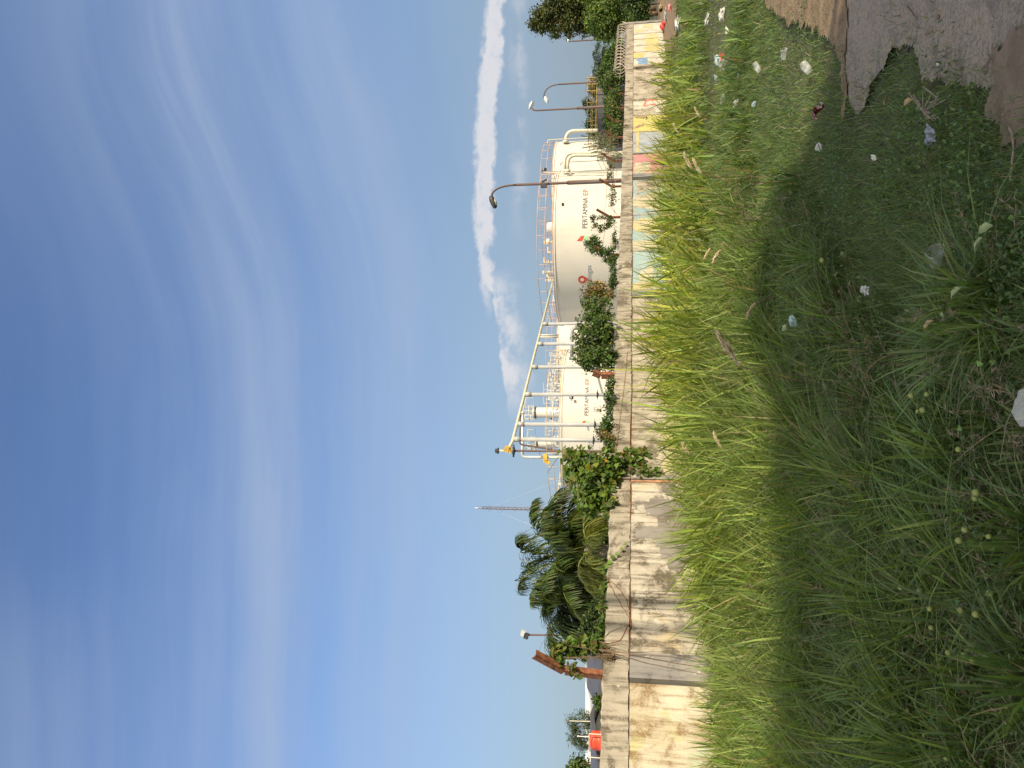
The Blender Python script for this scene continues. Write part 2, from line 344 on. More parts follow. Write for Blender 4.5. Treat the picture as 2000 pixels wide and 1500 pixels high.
# ------------------------------------------------------------------ wall
def wallmat(name, base, base2, stain=.5, paint=None, pscale=1.3, pcov=.5, paint2=None, grime=(.10, .085, .06), seed=0, zfade=None):
    m, t, b = newmat(name); c, (x, y, z) = objxyz(t)
    mp = t.nodes.new('ShaderNodeMapping'); mp.inputs['Location'].default_value = (seed*3.7, seed*1.9, seed*5.3); L(t, c.outputs['Object'], mp.inputs[0]); ov = mp.outputs[0]
    base, base2 = tuple(v*.80 for v in base), tuple(v*.78 for v in base2); paint = tuple(v*.85 for v in paint) if paint else None; paint2 = tuple(v*.85 for v in paint2) if paint2 else None
    a = noise(t, ov, 1.4, 7, .6); col = mixc(t, a.step(.32, .68), base, base2)
    if paint:
        pn = noise(t, ov, pscale, 6, .6, .6); col = mixc(t, pn.step(1-pcov-.03, 1-pcov+.04)*.8, col, paint)
    if paint2:
        pn = noise(t, ov, pscale*1.3, 5, .6, .8); col = mixc(t, pn.step(.56, .62)*.75, col, paint2)
    streak = noise(t, ov, 1.0, 7, .66, .3, (11, 11, 1.1)); blot = noise(t, ov, 2.1, 7, .66, .5)
    g = (streak.step(.44, .66)*.75+blot.step(.47, .66)*.95)*stain
    fine = noise(t, ov, 42, 5, .75)
    g = (g*(fine.step(.30, .60)*.85+.28)).clamp()
    col = mixc(t, g, col, grime)
    peel = noise(t, ov, 3.3, 6, .62, .4).step(.63, .66)*.5; col = mixc(t, peel, col, (.56, .53, .46))
    crk = t.nodes.new('ShaderNodeTexVoronoi'); crk.feature = 'DISTANCE_TO_EDGE'; crk.inputs['Scale'].default_value = 2.3
    wv = t.nodes.new('ShaderNodeMixRGB'); wv.inputs[0].default_value = .12; L(t, ov, wv.inputs[1]); nn = t.nodes.new('ShaderNodeTexNoise'); nn.inputs['Scale'].default_value = 3; L(t, ov, nn.inputs['Vector']); L(t, nn.outputs['Color'], wv.inputs[2]); L(t, wv.outputs[0], crk.inputs['Vector'])
    ce = E(crk.outputs['Distance'], t).step(.016, .004)*blot.step(.46, .60)*.28
    col = mixc(t, ce, col, (.10, .08, .06)); col = mixc(t, fine.step(.6, .8)*.22, col, (.12, .10, .08))
    L(t, col, b.inputs['Base Color']); b.inputs['Roughness'].default_value = .93
    bumpn(t, b, fine*.5+a+peel*.4, .5, .012); return m
CR, CR2 = (.54, .48, .37), (.44, .38, .29)
M['w_beam'] = wallmat('ring_beam_concrete', (.35, .32, .26), (.48, .43, .35), 1.05, seed=1)
M['w_pil'] = wallmat('grey_cement_pilaster', (.27, .26, .25), (.36, .34, .31), .75, grime=(.07, .07, .075), seed=2)
M['w_a'] = wallmat('cream_mural_plaster', (.64, .60, .48), (.52, .45, .31), 1.05, (.52, .50, .26), 1.6, .42, (.42, .48, .34), grime=(.22, .15, .08), seed=3)
M['w_b'] = wallmat('mouldy_cream_plaster', (.60, .56, .48), (.46, .41, .33), 1.3, (.56, .46, .28), 1.1, .36, seed=4)
M['w_c'] = wallmat('beige_plaster', (.54, .49, .40), (.43, .38, .30), 1.15, (.55, .45, .25), 1.0, .35, seed=5)
M['w_d'] = wallmat('streaked_plaster', (.54, .49, .40), (.43, .38, .30), 1.05, seed=6)
M['w_blue'] = wallmat('pale_blue_mural_plaster', (.30, .46, .52), (.38, .50, .50), .35, (.58, .55, .36), 1.0, .34, grime=(.26, .20, .12), seed=7)
M['w_blue2'] = wallmat('blue_and_sand_mural_plaster', (.26, .43, .50), (.36, .48, .48), .5, (.58, .52, .32), 1.5, .42, grime=(.27, .20, .12), seed=8)
M['w_pink'] = wallmat('pink_mural_plaster', (.58, .28, .27), (.50, .22, .24), .3, (.62, .50, .42), 1.2, .38, seed=9)
M['w_sky'] = wallmat('grey_blue_mural_plaster', (.36, .42, .48), (.42, .44, .46), .4, (.30, .38, .50), 1.4, .4, seed=10)
M['w_yel'] = wallmat('yellow_mural_plaster', (.62, .54, .16), (.60, .52, .22), .25, seed=11)
M['w_yelb'] = wallmat('tan_flaked_plaster', (.56, .46, .28), (.50, .43, .30), .6, seed=14)
M['w_wht'] = wallmat('whitewashed_plaster', (.62, .60, .54), (.58, .54, .44), .35, seed=12)
M['p_grey'] = wallmat('grey_spray_paint', (.22, .20, .185), (.32, .30, .27), .8, seed=13)
M['p_yel'] = wallmat('faded_yellow_paint', (.62, .54, .17), (.58, .50, .24), .45, (.50, .45, .36), 3.0, .42, grime=(.3, .24, .12), seed=21)
M['p_lyel'] = wallmat('pale_lemon_paint', (.60, .55, .26), (.55, .50, .30), .45, (.52, .46, .36), 2.4, .45, grime=(.3, .24, .14), seed=22)
M['p_blue'] = wallmat('mural_blue_paint', (.16, .32, .58), (.20, .36, .55), .3, (.50, .55, .60), 6.0, .38, seed=24)
M['p_red'] = simple('mural_red_paint', (.50, .13, .09), .9, .2, 8)
M['p_pinkold'] = simple('mural_salmon_paint', (.58, .30, .22), .9, .2, 8)
M['p_pink'] = wallmat('mural_salmon_paint', (.62, .34, .26), (.6, .3, .26), .4, seed=26)
M['p_brown'] = simple('mural_brown_paint', (.26, .17, .13), .9, .3, 8)
M['p_black'] = simple('marker_black_paint', (.05, .045, .045), .9, .2, 8)
M['p_cream'] = wallmat('mural_cream_paint', (.60, .54, .38), (.54, .48, .33), .5, (.45, .48, .42), 3.0, .42, seed=23)
M['brick'] = simple('bare_orange_brick', (.36, .19, .11), .95, .5, 9, 0, .5)
wall = empty('concrete_wall', wp(0, 0, 0), 'long weathered concrete boundary wall with faded mural paint behind the grass', 'wall')
WO = wp(0, 0, 0)
def wb(mb, s0, s1, w0, w1, z0, z1, mi=0, bev=0):
    vs = [wp(s, w, z) for z in (z0, z1) for s, w in ((s0, w0), (s1, w0), (s1, w1), (s0, w1))]
    mb.add(vs, [(0, 1, 2, 3), (7, 6, 5, 4), (1, 0, 4, 5), (2, 1, 5, 6), (3, 2, 6, 7), (0, 3, 7, 4)], mi)
BZ = 1.675
def wpart(name, mb, mats): o = mb.build(name, mats, wall); o.matrix_parent_inverse = Matrix.Translation(-WO); return o
def beam(s0, s1, w):                          # rough edged beam with uneven arrises
    mb = MB(); n = max(2, int((s1-s0)/.09)); prof = [(-.17, BZ+.012), (w, BZ+.012), (w, WT-.012), (w-.012, WT), (-.17, WT)]
    vs = []
    for i in range(n+1):
        s = s0+(s1-s0)*i/n
        for k, (a, z) in enumerate(prof):
            j = .007 if k in (1, 2, 3) else .002
            vs.append(wp(s, a+random.gauss(0, j*.5), z+random.gauss(0, j)+.006*math.sin(s*1.3)))
    k = len(prof); fs = [(i*k+j, i*k+(j+1) % k, (i+1)*k+(j+1) % k, (i+1)*k+j) for i in range(n) for j in range(k)]
    fs += [tuple(range(k-1, -1, -1)), tuple(n*k+j for j in range(k))]; mb.add(vs, fs); wpart('ring_beam', mb, 'w_beam')
def decal(mb, pts, mi, w):                    # painted shape: pts in (row, column) photo pixels on the wall face, 3 mm proud
    vs = []; full = []
    for (xa, ya), (xb, yb) in zip(pts, pts[1:]+pts[:1]):
        sc = F/float(wp(sy(ya), 0, 0).y); n_ = max(1, int(math.hypot(xb-xa, yb-ya)/sc/.05))
        for k_ in range(min(n_, 40)):
            f_ = k_/min(n_, 40); j_ = .012*sc*(k_ > 0); full.append((xa+(xb-xa)*f_+random.gauss(0, j_), ya+(yb-ya)*f_+random.gauss(0, j_)))
    for x, y in full:
        s = sy(y); q = wp(s, w, 0); vs.append(wp(s, w, EYE+ray(x, y).z/ray(x, y).y*q.y))
    mb.poly(vs, mi)
SEND = sy(47)
panels = [  # row0 -> row1, material, w, decals [(mat, pts)]
 (-4.0, 1.20, 'w_a', 0, []),
 (1.62, 5.36, 'w_b', 0, [('p_grey', [(980+a_/4.411, 920+b_/4.411) for a_, b_ in [(1145, 270), (1150, 335), (1190, 338), (1192, 348), (1245, 350), (1247, 388), (1335, 395), (1345, 470), (1160, 476), (1153, 490), (1155, 580), (1310, 585), (1330, 592), (1330, 640), (1365, 650), (1362, 740), (1425, 745), (1430, 830), (1540, 830), (1570, 790), (1640, 740), (1640, 500), (1600, 240), (1275, 232), (1270, 262), (1200, 260)]]),
    ('p_grey', [(1294, 943), (1318, 941), (1330, 955), (1330, 968), (1300, 966), (1292, 958)]), ('p_lyel', [(1318, 965), (1372, 940), (1390, 1085), (1356, 1080), (1349, 1040), (1340, 1000)]),
    ('p_lyel', [(1350, 1100), (1395, 1110), (1415, 1215), (1380, 1200), (1362, 1150), (1348, 1120)])]),
 (5.56, 9.0, 'w_c', -.02, [('p_lyel', [(1300, 826), (1360, 826), (1370, 900), (1296, 925), (1292, 905), (1303, 880), (1292, 850)]), ('w_yelb', [(1272, 735), (1290, 728), (1330, 760), (1300, 772), (1268, 762)])]),
 (9.06, 12.28, 'w_d', -.02, [('w_yelb', [(1248, 618), (1262, 612), (1290, 622), (1290, 655), (1250, 645)])]),
 (12.62, sy(490), 'w_blue', -.02, [('p_lyel', [(1232, 566), (1234, 556), (1244, 550), (1275, 546), (1275, 570), (1236, 570)]), ('p_cream', [(1246, 540), (1254, 526), (1275, 520), (1275, 546), (1250, 548)])]),
 (sy(487), sy(420), 'w_blue2', -.02, [('p_cream', [(1230, 485), (1232, 470), (1290, 468), (1290, 486)]), ('p_lyel', [(1232, 440), (1236, 430), (1250, 426), (1290, 428), (1290, 452), (1244, 452)])]),
 (sy(416), sy(351), 'w_blue2', -.02, [('p_cream', [(1233, 396), (1236, 384), (1290, 374), (1290, 412), (1240, 404)]), ('w_d', [(1243, 380), (1243, 352), (1290, 352), (1290, 372), (1250, 376)])]),
 (sy(344), sy(301), 'w_pink', -.02, [('p_cream', [(1238, 338), (1240, 318), (1270, 316), (1270, 330), (1250, 340)])]),
 (sy(299), sy(258), 'w_sky', -.02, [('p_yel', [(1243, 298), (1243, 258), (1248, 258), (1247, 298)])]),
 (sy(256.5), sy(226), 'w_yel', -.02, [('p_brown', [(1236, 249), (1250, 243), (1258, 242), (1257, 246), (1246, 250)]), ('p_brown', [(1238, 227), (1260, 227), (1256, 232), (1244, 230)])]),
 (sy(224.5), sy(197), 'w_wht', -.02, [('w_d', [(1237, 223), (1237, 212), (1280, 212), (1280, 223)]), ('p_red', [(1255, 208), (1262, 195.5), (1285, 195), (1285, 197), (1264, 198), (1259, 206), (1280, 204), (1280, 206.5)])]),
 (sy(196), sy(135), 'w_d', -.02, []),
 (sy(131), sy(114), 'w_wht', -.02, [('p_blue', [(1242, 117), (1246, 114.5), (1257, 113.6), (1264, 114), (1265, 129), (1258, 128), (1250, 125), (1244, 123), (1249, 120.5)]), ('p_yel', [(1236, 131), (1236, 128.6), (1266, 129.2), (1264, 131)])]),
 (sy(113), sy(102), 'w_wht', -.02, [('p_yel', [(1237, 112), (1237, 103), (1260, 103), (1259, 112)])]),
 (sy(101), sy(89.5), 'w_wht', -.02, [('p_yel', [(1260, 101), (1260, 90), (1292, 90), (1292, 101)]), ('p_pink', [(1236, 101), (1236, 99.5), (1241, 99.5), (1241, 101)])]),
 (sy(88.8), sy(77), 'w_wht', -.02, [('p_yel', [(1260, 88.4), (1261, 77), (1288, 77), (1288, 88.4)])]),
 (sy(76), sy(66.5), 'w_wht', -.02, [('p_lyel', [(1261, 75.8), (1262, 67), (1284, 67), (1284, 75.8)])]),
 (sy(65.6), SEND, 'w_wht', -.02, [('p_lyel', [(1240, 64), (1240, 57), (1258, 58), (1256, 64)]), ('p_lyel', [(1256, 55), (1257, 49), (1275, 49), (1275, 56)])]),
]
for s0, s1, mt, w, dec in panels:
    mb = MB(); wb(mb, s0, s1, w-.12, w, -.05, BZ); mats = [mt]
    for k, (dm, pts) in enumerate(dec): mats.append(dm); decal(mb, pts, k+1, w+.003*(1+k % 2))
    wpart('wall_panel', mb, mats)
def pil(s0, s1, w, mt='w_pil', z=None): mb = MB(); wb(mb, s0, s1, -.14, w, -.05, z or BZ); wpart('pilaster', mb, mt)
pil(1.2, 1.62, .13); pil(5.44, 5.56, .02, 'w_pil'); pil(12.28, 12.62, .07, 'w_pil'); pil(sy(351), sy(344), .10); pil(sy(135), sy(131), .12, 'w_d'); pil(sy(301), sy(299), .02); pil(sy(490), sy(487), .0, 'w_d'); pil(sy(420), sy(416), .0, 'w_sky'); pil(9.0, 9.06, -.045, 'w_d')
mb = MB(); wb(mb, 5.36, 5.41, -.13, .02, 0, BZ); wpart('pilaster', mb, 'brick')
for k in (258, 256.5), (226, 224.5), (197, 196), (114, 113), (102, 101), (89.5, 88.8), (77, 76), (66.5, 65.6): pil(sy(k[0]), sy(k[1]), -.045, 'p_brown')
beam(-4.0, 5.15, .02); beam(5.15, 5.45, -.04); beam(5.45, sy(197), .012); beam(sy(196.5), sy(135), .0); beam(sy(134.5), SEND, .012)
mb = MB(); wb(mb, -4.0, SEND, -.11, -.06, 1.5, 1.8); wpart('joint_fill', mb, 'p_brown')
mb = MB(); wb(mb, SEND, SEND+.5, -.14, .04, 0, 2.3); wpart('end_pier', mb, 'w_pil')

# ------------------------------------------------------------------ rusty posts on the wall
def fence_post(s, label, hv=.32, au=.40, ao=.30, w=.055, lean=0.0):
    base = wp(s, -.07, WT-.03); r = empty('fence_post', base, label, 'fence post', 'bent rusty posts along the wall top')
    a = Vector((0, 0, 0)); bq = Vector((NV[0]*lean, NV[1]*lean, hv+.03)); cq = bq+Vector((NV[0]*ao, NV[1]*ao, au))
    def angle(name, p, q):                    # L section
        mb = MB(); d = (q-p).normalized(); al = Vector((DV[0], DV[1], 0)); nn = d.cross(al).normalized(); th = w*.12
        for (o1, o2, w1, w2) in ((0, 0, w, th), (0, 0, th, w)):
            ba = [p+al*x+nn*y for x, y in ((-w/2, 0), (-w/2+w1, 0), (-w/2+w1, w2), (-w/2, w2))]; mb.prism(ba, q-p)
        return mb.build(name, 'rust', r)
    angle('upright', a, bq); angle('arm', bq-(cq-bq).normalized()*.01, cq); return r
posts = [(1.38, .56, .40, .34, .10, 'largest rusty angle post on the grey pilaster, hung with leafy creeper', .06), (9.0, .30, .16, .08, .12, 'short thick rusty post sticking out under the rounded creeper mass', .0),
 (15.0, .3, .38, .28, .07, 'rusty post wrapped in dark vine leaves beside the leafy column', 0), (sy(417), .30, .43, .28, .065, 'bare bent rusty post on the wall in front of the white tank lettering', 0),
 (sy(357), .32, .42, .28, .065, 'bent rusty post standing right at the foot of the tallest lamp pole', 0), (sy(307), .32, .42, .3, .065, 'bent rusty post rising through feathery leaves before the pipes', 0),
 (sy(262), .32, .42, .3, .065, 'bent rusty post beside the tall cream pipe bend', 0), (sy(231), .3, .42, .3, .065, 'bent rusty post among leaves in front of the dark shed', 0),
 (sy(206), .3, .42, .3, .065, 'bent rusty post among leaves left of the straight thin lamp pole foot', 0), (sy(177), .3, .42, .3, .065, 'farthest bent rusty post above the unpainted wall panel', 0)]
PE = []
for s, hv, au, ao, w, lab, ln in posts:
    fence_post(s, lab, hv, au, ao, w, ln); PE.append((s, hv, au, ao))
def barb(p, q, sag, n, label):
    mb = MB(); pts = []
    for i in range(n+1):
        f = i/n; v = p.lerp(q, f); v.z -= sag*4*f*(1-f)+random.gauss(0, .006); pts.append(v)
    mb.tube(pts, .004, 4)
    for v in pts[1:-1]:
        for k in range(2):
            d = Vector((random.uniform(-1, 1), random.uniform(-1, 1), random.uniform(-1, 1))).normalized()*.022; mb.tube([v-d, v+d], .003, 3)
    return tag(mb.build('barbed_wire', 'rust'), label, 'barbed wire', 'strands of barbed wire on the wall')
SPAN = ['between the leafy column and the bare bent post', 'between the bare bent post and the tallest lamp foot', 'from the tallest lamp foot towards the feathery shrub', 'through the feathery shrub', 'left of the shed among leaves', 'before the dark shed', 'in the last post gap before the unpainted panel']
for a, bb, sn in zip(PE[2:-1], PE[3:], SPAN):
    for fr, nm in ((.2, 'lower'), (.9, 'upper')):
        pa = wp(a[0], -.06+a[3]*max(0, fr-.4), WT+a[1]+a[2]*(fr-.4)); pb = wp(bb[0], -.06+bb[3]*max(0, fr-.4), WT+bb[1]+bb[2]*(fr-.4))
        barb(pa, pb, .05, 18, '%s rusty barbed strand %s' % (nm, sn))
# rusty strand lying along the joint under the beam and loose ends over the face
mb = MB(); pts = [wp(s, .012+.01*math.sin(s*3), BZ+.008+.012*math.sin(s*2.1)) for s in np.arange(1.7, 20, .12)]; mb.tube(pts, .006, 4)
tag(mb.build('rusty_wire', 'rust'), 'long rusty wire lying along the joint under the wall beam', 'wire')
def loose(pts, label, r=.005, name='loose_wire', mt='rust'):
    mb = MB(); q = []
    for i in range(len(pts)-1):
        for k in range(6):
            f = k/6; v = pts[i].lerp(pts[i+1], f); q.append(v+Vector((0, 0, .01*math.sin(i*3+k))))
    q.append(pts[-1]); mb.tube(q, r, 4)
    if name == 'loose_wire':
        for v in q[::3]:
            d = Vector((random.uniform(-1, 1), random.uniform(-1, 1), random.uniform(-1, 1))).normalized()*.02; mb.tube([v-d, v+d], .003, 3)
    return tag(mb.build(name, mt), label, 'wire', None)
def WF(x, y, w=.03): s = sy(y); q = wp(s, w, 0); return wp(s, w, EYE+ray(x, y).z/ray(x, y).y*q.y)
loose([WF(1187, 1133), WF(1205, 1150), WF(1225, 1175), WF(1229, 1200)], 'barbed wire end curling over the beam right of the left palm fronds')
loose([WF(1187, 1135), WF(1200, 1165), WF(1220, 1195), WF(1232, 1215), WF(1228, 1240)], 'lower of two barbed wire ends curling over the beam')
loose([WF(1230, 1220), WF(1210, 1255), WF(1190, 1262)], 'wire loop hanging by the creeper on the grey pilaster')
loose([WF(1195, 960, .05)+Vector((0, 0, 0)), WF(1225, 690, .03), WF(1260, 682, .03)], 'sagging wire crossing the beam below the rounded creeper', .004)
# coil of razor wire at the far end
mb = MB()
s0, s1 = sy(137), SEND; turns = 16; pts = []
for i in range(turns*14+1):
    f = i/(turns*14); a = 2*math.pi*i/14; pts.append(wp(s0+(s1-s0)*f+.1*math.sin(a), -.1+.28*math.cos(a), WT+.30+.30*math.sin(a)))
mb.tube(pts, .022, 4)
for k in range(turns):
    pass
for w_, z_ in ((-.1, .6), (-.38, .3), (.18, .3), (0.1, .52), (-.3, .52), (-.1, .02)):
    mb.tube([wp(s, w_+.02*math.sin(s*4), WT+z_+.01*math.sin(s*7)) for s in np.arange(s0, s1, .5)], .012, 4)
M['wiretan'] = simple('weathered_razor_wire', (.36, .31, .25), .7, .3, 5)
tag(mb.build('razor_wire_coil', 'wiretan'), 'long grey coil of razor wire on top of the far wall end', 'razor wire')

# ------------------------------------------------------------------ tanks
def tankmat(name, base, seed):
    m, t, b = newmat(name); c, (x, y, z) = objxyz(t)
    st = noise(t, c.outputs['Object'], 1, 6, .6, 0, (1.6, 1.6, .14)); st.s; f = noise(t, c.outputs['Object'], .5+seed*.1, 5)
    col = mixc(t, f.step(.35, .65), tuple(v*.95 for v in base), base); col = mixc(t, st.step(.52, .75)*.30, col, (.42, .38, .30))
    w = t.nodes.new('ShaderNodeMath'); w.operation = 'FRACT'; L(t, (z*.55).s, w.inputs[0]); seam = E(w.outputs[0], t).step(.985, .995)
    col = mixc(t, seam*.4, col, (.40, .38, .34)); L(t, col, b.inputs['Base Color']); b.inputs['Roughness'].default_value = .42
    bumpn(t, b, seam*.5+f, .12, .01); return m
M['tank'] = tankmat('white_tank_paint', (.60, .58, .52), 1)
def railing(cx, cy, r, z, h, n, mt, parent, name='railing'):
    mb = MB()
    for k in range(n):
        a = 2*math.pi*k/n; p = Vector((cx+r*math.cos(a), cy+r*math.sin(a), z)); mb.tube([p, p+Vector((0, 0, h))], .022, 5)
    for hh in (h, h*.52):
        mb.tube([(cx+r*math.cos(2*math.pi*k/72), cy+r*math.sin(2*math.pi*k/72), z+hh) for k in range(73)], .026, 5, cap=False)
    mb.tube([(cx+r*math.cos(2*math.pi*k/72), cy+r*math.sin(2*math.pi*k/72), z+.06) for k in range(73)], .045, 4, cap=False)
    return mb.build(name, mt, parent, True)
def tank(ycol, px, Yc, xtop, xrail, label, nrail, railm='rail'):
    c = P(1240, ycol, Yc); dist = math.hypot(c.x, c.y); r = dist*math.sin(math.atan(px/F)*math.cos(math.atan2(c.x, c.y))**1)
    face = c*(1-r/dist); zt = P(xtop, ycol, face.y).z; zr = P(xrail, ycol, face.y).z
    t = empty('storage_tank', (c.x, c.y, 0), label, 'storage tank', 'white storage tanks behind the wall')
    mb = MB(); mb.lathe((0, 0, 0), [(r, 0), (r, zt-.06)], 96); mb.lathe((0, 0, 0), [(r-.01, zt-.12), (r+.06, zt-.12)], 96); mb.lathe((0, 0, 0), [(r+.06, zt-.12), (r+.06, zt)], 96); mb.build('shell', 'tank', t, True)
    mb = MB(); mb.lathe((0, 0, 0), [(r+.06, zt), (r-.1, zt+.02), (r*.5, zt+.28), (.3, zt+.5), (.001, zt+.52)], 64); mb.build('roof', 'tank', t, True)
    railing(0, 0, r+.02, zt, zr-zt, nrail, railm, t); return t, c, r, zt, zr
t1, c1_, r1, zt1, zr1 = tank(483.5, 148.5, 66, 1081, 1049, 'nearest large white storage tank with black lettering and red and green logos', 36)
t2, c2_, r2, zt2, zr2 = tank(407, 130, 84, 1079, 1055, 'white storage tank with bent pipes peeking out right of the nearest tank', 32)
t3, c3_, r3, zt3, zr3 = tank(833, 149, 68, 1094, 1067, 'left white storage tank with lettering behind the row of grey pipe supports', 34, 'railsteel')
t4, c4_, r4, zt4, zr4 = tank(700, 112, 98, 1088, 1066, 'distant white storage tank seen between the two lettered tanks', 30)
def wrap(o, c, r, y0col, z0, scale, off=.02):  # wrap a flat mesh (x right, y up) round a tank, in the tank's own frame
    a0 = math.atan2(c.y, c.x)+math.pi         # direction tank -> camera
    # angle of the wanted column on the near face
    best = None
    for k in range(-900, 901):
        a = a0+R(k*.1); px, py = c.x+r*math.cos(a), c.y+r*math.sin(a)
        yy = 750-F*px/(py*1.0126)
        if best is None or abs(yy-y0col) < best[0]: best = (abs(yy-y0col), a)
    a1 = best[1]
    for v in o.data.vertices:
        a = a1+v.co.x*scale/r; z = z0+v.co.y*scale; rr = r+off+v.co.z
        v.co = (rr*math.cos(a), rr*math.sin(a), z)
    return o
def textmesh(name, txt, mt, parent, extr=.0, space=1.0):
    cu = bpy.data.curves.new(name, 'FONT'); cu.body = txt; cu.resolution_u = 3; cu.space_character = space; cu.offset = -.004
    o = bpy.data.objects.new(name, cu); S.collection.objects.link(o); dg = bpy.context.evaluated_depsgraph_get()
    me = bpy.data.meshes.new_from_object(o.evaluated_get(dg)); bpy.data.objects.remove(o); me.name = name
    bm = bmesh.new(); bm.from_mesh(me); bmesh.ops.subdivide_edges(bm, edges=[e for e in bm.edges if e.calc_length() > .25], cuts=2); bm.to_mesh(me); bm.free()
    me.materials.clear(); me.materials.append(M[mt]); return link(name, me, parent)
def pz(x, ycol, c, r):                        # height on a tank's face for a photo column
    k = 1-r/math.hypot(c.x, c.y); return P(x, ycol, c.y*k).z
def polys(name, sets, mt, parent):
    mb = MB()
    for s_ in sets: mb.poly([(x, y, 0) for x, y in s_])
    return mb.build(name, mt, parent)
def lettering(t, c, r, y0, y1, yep, xb, xt, ylogo):
    zb, ztp = pz(xb, (y0+y1)/2, c, r), pz(xt, (y0+y1)/2, c, r); h = (ztp-zb)/.70
    a = textmesh('lettering', 'PERTAMINA', 'black', t); w = max(v.co.x for v in a.data.vertices)
    # choose character width so that the word spans the wanted columns
    def span(y): 
        best = None; a0 = math.atan2(c.y, c.x)+math.pi
        for k in range(-900, 901):
            q = a0+R(k*.1); yy = 750-F*(c.x+r*math.cos(q))/((c.y+r*math.sin(q))*1.0126)
            if best is None or abs(yy-y) < best[0]: best = (abs(yy-y), q)
        return best[1]
    arc = (span(y1)-span(y0))*r
    for v in a.data.vertices: v.co.x *= arc/w/h
    wrap(a, c, r, y0, zb, h)
    b_ = textmesh('lettering', 'EP', 'redtxt', t); b_['label'] = 'red letters EP'; w2 = max(v.co.x for v in b_.data.vertices); arc2 = (span(yep[1])-span(yep[0]))*r
    for v in b_.data.vertices: v.co.x *= arc2/w2/h
    wrap(b_, c, r, yep[0], zb, h)
    q = (ztp-zb)
    def bow(pts): return pts
    for nm, mt, pts, lb in (('logo', 'redtxt', [(.95, 1.0), (1.9, .55), (1.95, 1.15), (1.0, 2.05)], 'red logo blade'), ('logo', 'greentxt', [(.92, .85), (.92, .05), (1.85, -.15), (1.95, .55)], 'green logo blade'), ('logo', 'greytxt', [(.86, .80), (.86, -.05), (-.6, -.25), (-.25, .2), (.35, .3)], 'slate blue logo blade')):
        o = polys(nm, [pts], mt, t); o['label'] = lb; wrap(o, c, r, ylogo, zb, q)
lettering(t1, c1_, r1, 451, 392, (388, 376), 1147, 1137, 484)
lettering(t3, c3_, r3, 811, 756, (752, 740), 1149, 1141, 836)
# second emblem and small word on the nearest tank
za, zb_ = pz(1150, 548, c1_, r1), pz(1127, 548, c1_, r1); q = (zb_-za)
pin = [(math.cos(a)*.36, .62+math.sin(a)*.36) for a in np.linspace(math.pi*1.25, -math.pi*.05, 18)]+[(.05, 0.05)]
hole = [(math.cos(a)*.16, .62+math.sin(a)*.16) for a in np.linspace(0, 2*math.pi, 14, endpoint=False)]
o = polys('logo', [[(x+.35, y) for x, y in pin]], 'redtxt', t1); o['label'] = 'red ring shaped emblem'; wrap(o, c1_, r1, 556, za, q)
o = polys('logo', [[(x+.35, y) for x, y in hole]], 'tank', t1); wrap(o, c1_, r1, 556, za, q, .035)
o = polys('logo', [[(x*.75-.15, y*.7-.45) for x, y in pin]], 'tealtxt', t1); o['label'] = 'teal ring shaped emblem'; wrap(o, c1_, r1, 556, za, q)
o = polys('logo', [[(x*.75-.15, y*.7-.45) for x, y in hole]], 'tank', t1); wrap(o, c1_, r1, 556, za, q, .035)
o = textmesh('lettering', 'skkmigas', 'greytxt', t1); o['label'] = 'small grey word'; wrap(o, c1_, r1, 566, pz(1154, 548, c1_, r1), .55)
o = textmesh('lettering', '7202', 'greytxt', t3); wrap(o, c3_, r3, 883, pz(1158, 878, c3_, r3), .5)

def parts_in(t, mb, name, mt, smooth=True): o = mb.build(name, mt, t, smooth); o.matrix_parent_inverse = Matrix.Translation(-Vector(t.location)); return o
# roof clutter on tanks: vents, valves
def vent(t, x, y, z, s=1, mt='tank'):
    mb = MB(); mb.lathe((x, y, z), [(.12*s, 0), (.12*s, .5*s), (.3*s, .5*s), (.3*s, .75*s), (.001, .85*s)], 14); mb.build('roof_vent', mt, t, True)
def valve_set(t, x, y, z, s=1, n=6):
    mb = MB(); mb.box((x, y, z+.03), (3.5*s, 1.5*s, .05))
    for k in range(n):
        a, b2 = random.uniform(-1.6, 1.6)*s, random.uniform(-.6, .6)*s; h = random.uniform(.5, 1.25)*s
        mb.tube([(x+a, y+b2, z), (x+a, y+b2, z+h)], .05*s, 6); mb.lathe((x+a, y+b2, z+h*.6), [(.02, 0), (.16*s, 0), (.16*s, .05*s), (.02, .05*s)], 8)
        if k % 2: mb.tube([(x+a, y+b2, z+h), (x+a+.5*s, y+b2, z+h)], .05*s, 6)
        else: mb.box((x+a, y+b2, z+h), (.25*s, .2*s, .12*s))
    mb.build('valve_cluster', random.choice(['railsteel', 'galv', 'creampipe']), t)
vent(t1, 0, -r1*.55, zt1+.1, 1.0); mb = MB(); mb.lathe((.8, -r1+1.2, zt1), [(.45, 0), (.45, .55), (.4, .62), (.001, .62)], 20); mb.build('roof_vent', 'tank', t1, True)
valve_set(t1, -1.6, -r1*.62, zt1, .9, 6); valve_set(t1, -3.6, -r1*.3, zt1, .9, 5)
valve_set(t3, r3*.45, -r3*.55, zt3, 1.2, 12); valve_set(t3, r3*.62, -r3*.3, zt3, 1.2, 9); valve_set(t3, -r3*.1, -r3*.4, zt3, .9, 5); valve_set(t4, -1, -r4*.5, zt4, 1, 7)
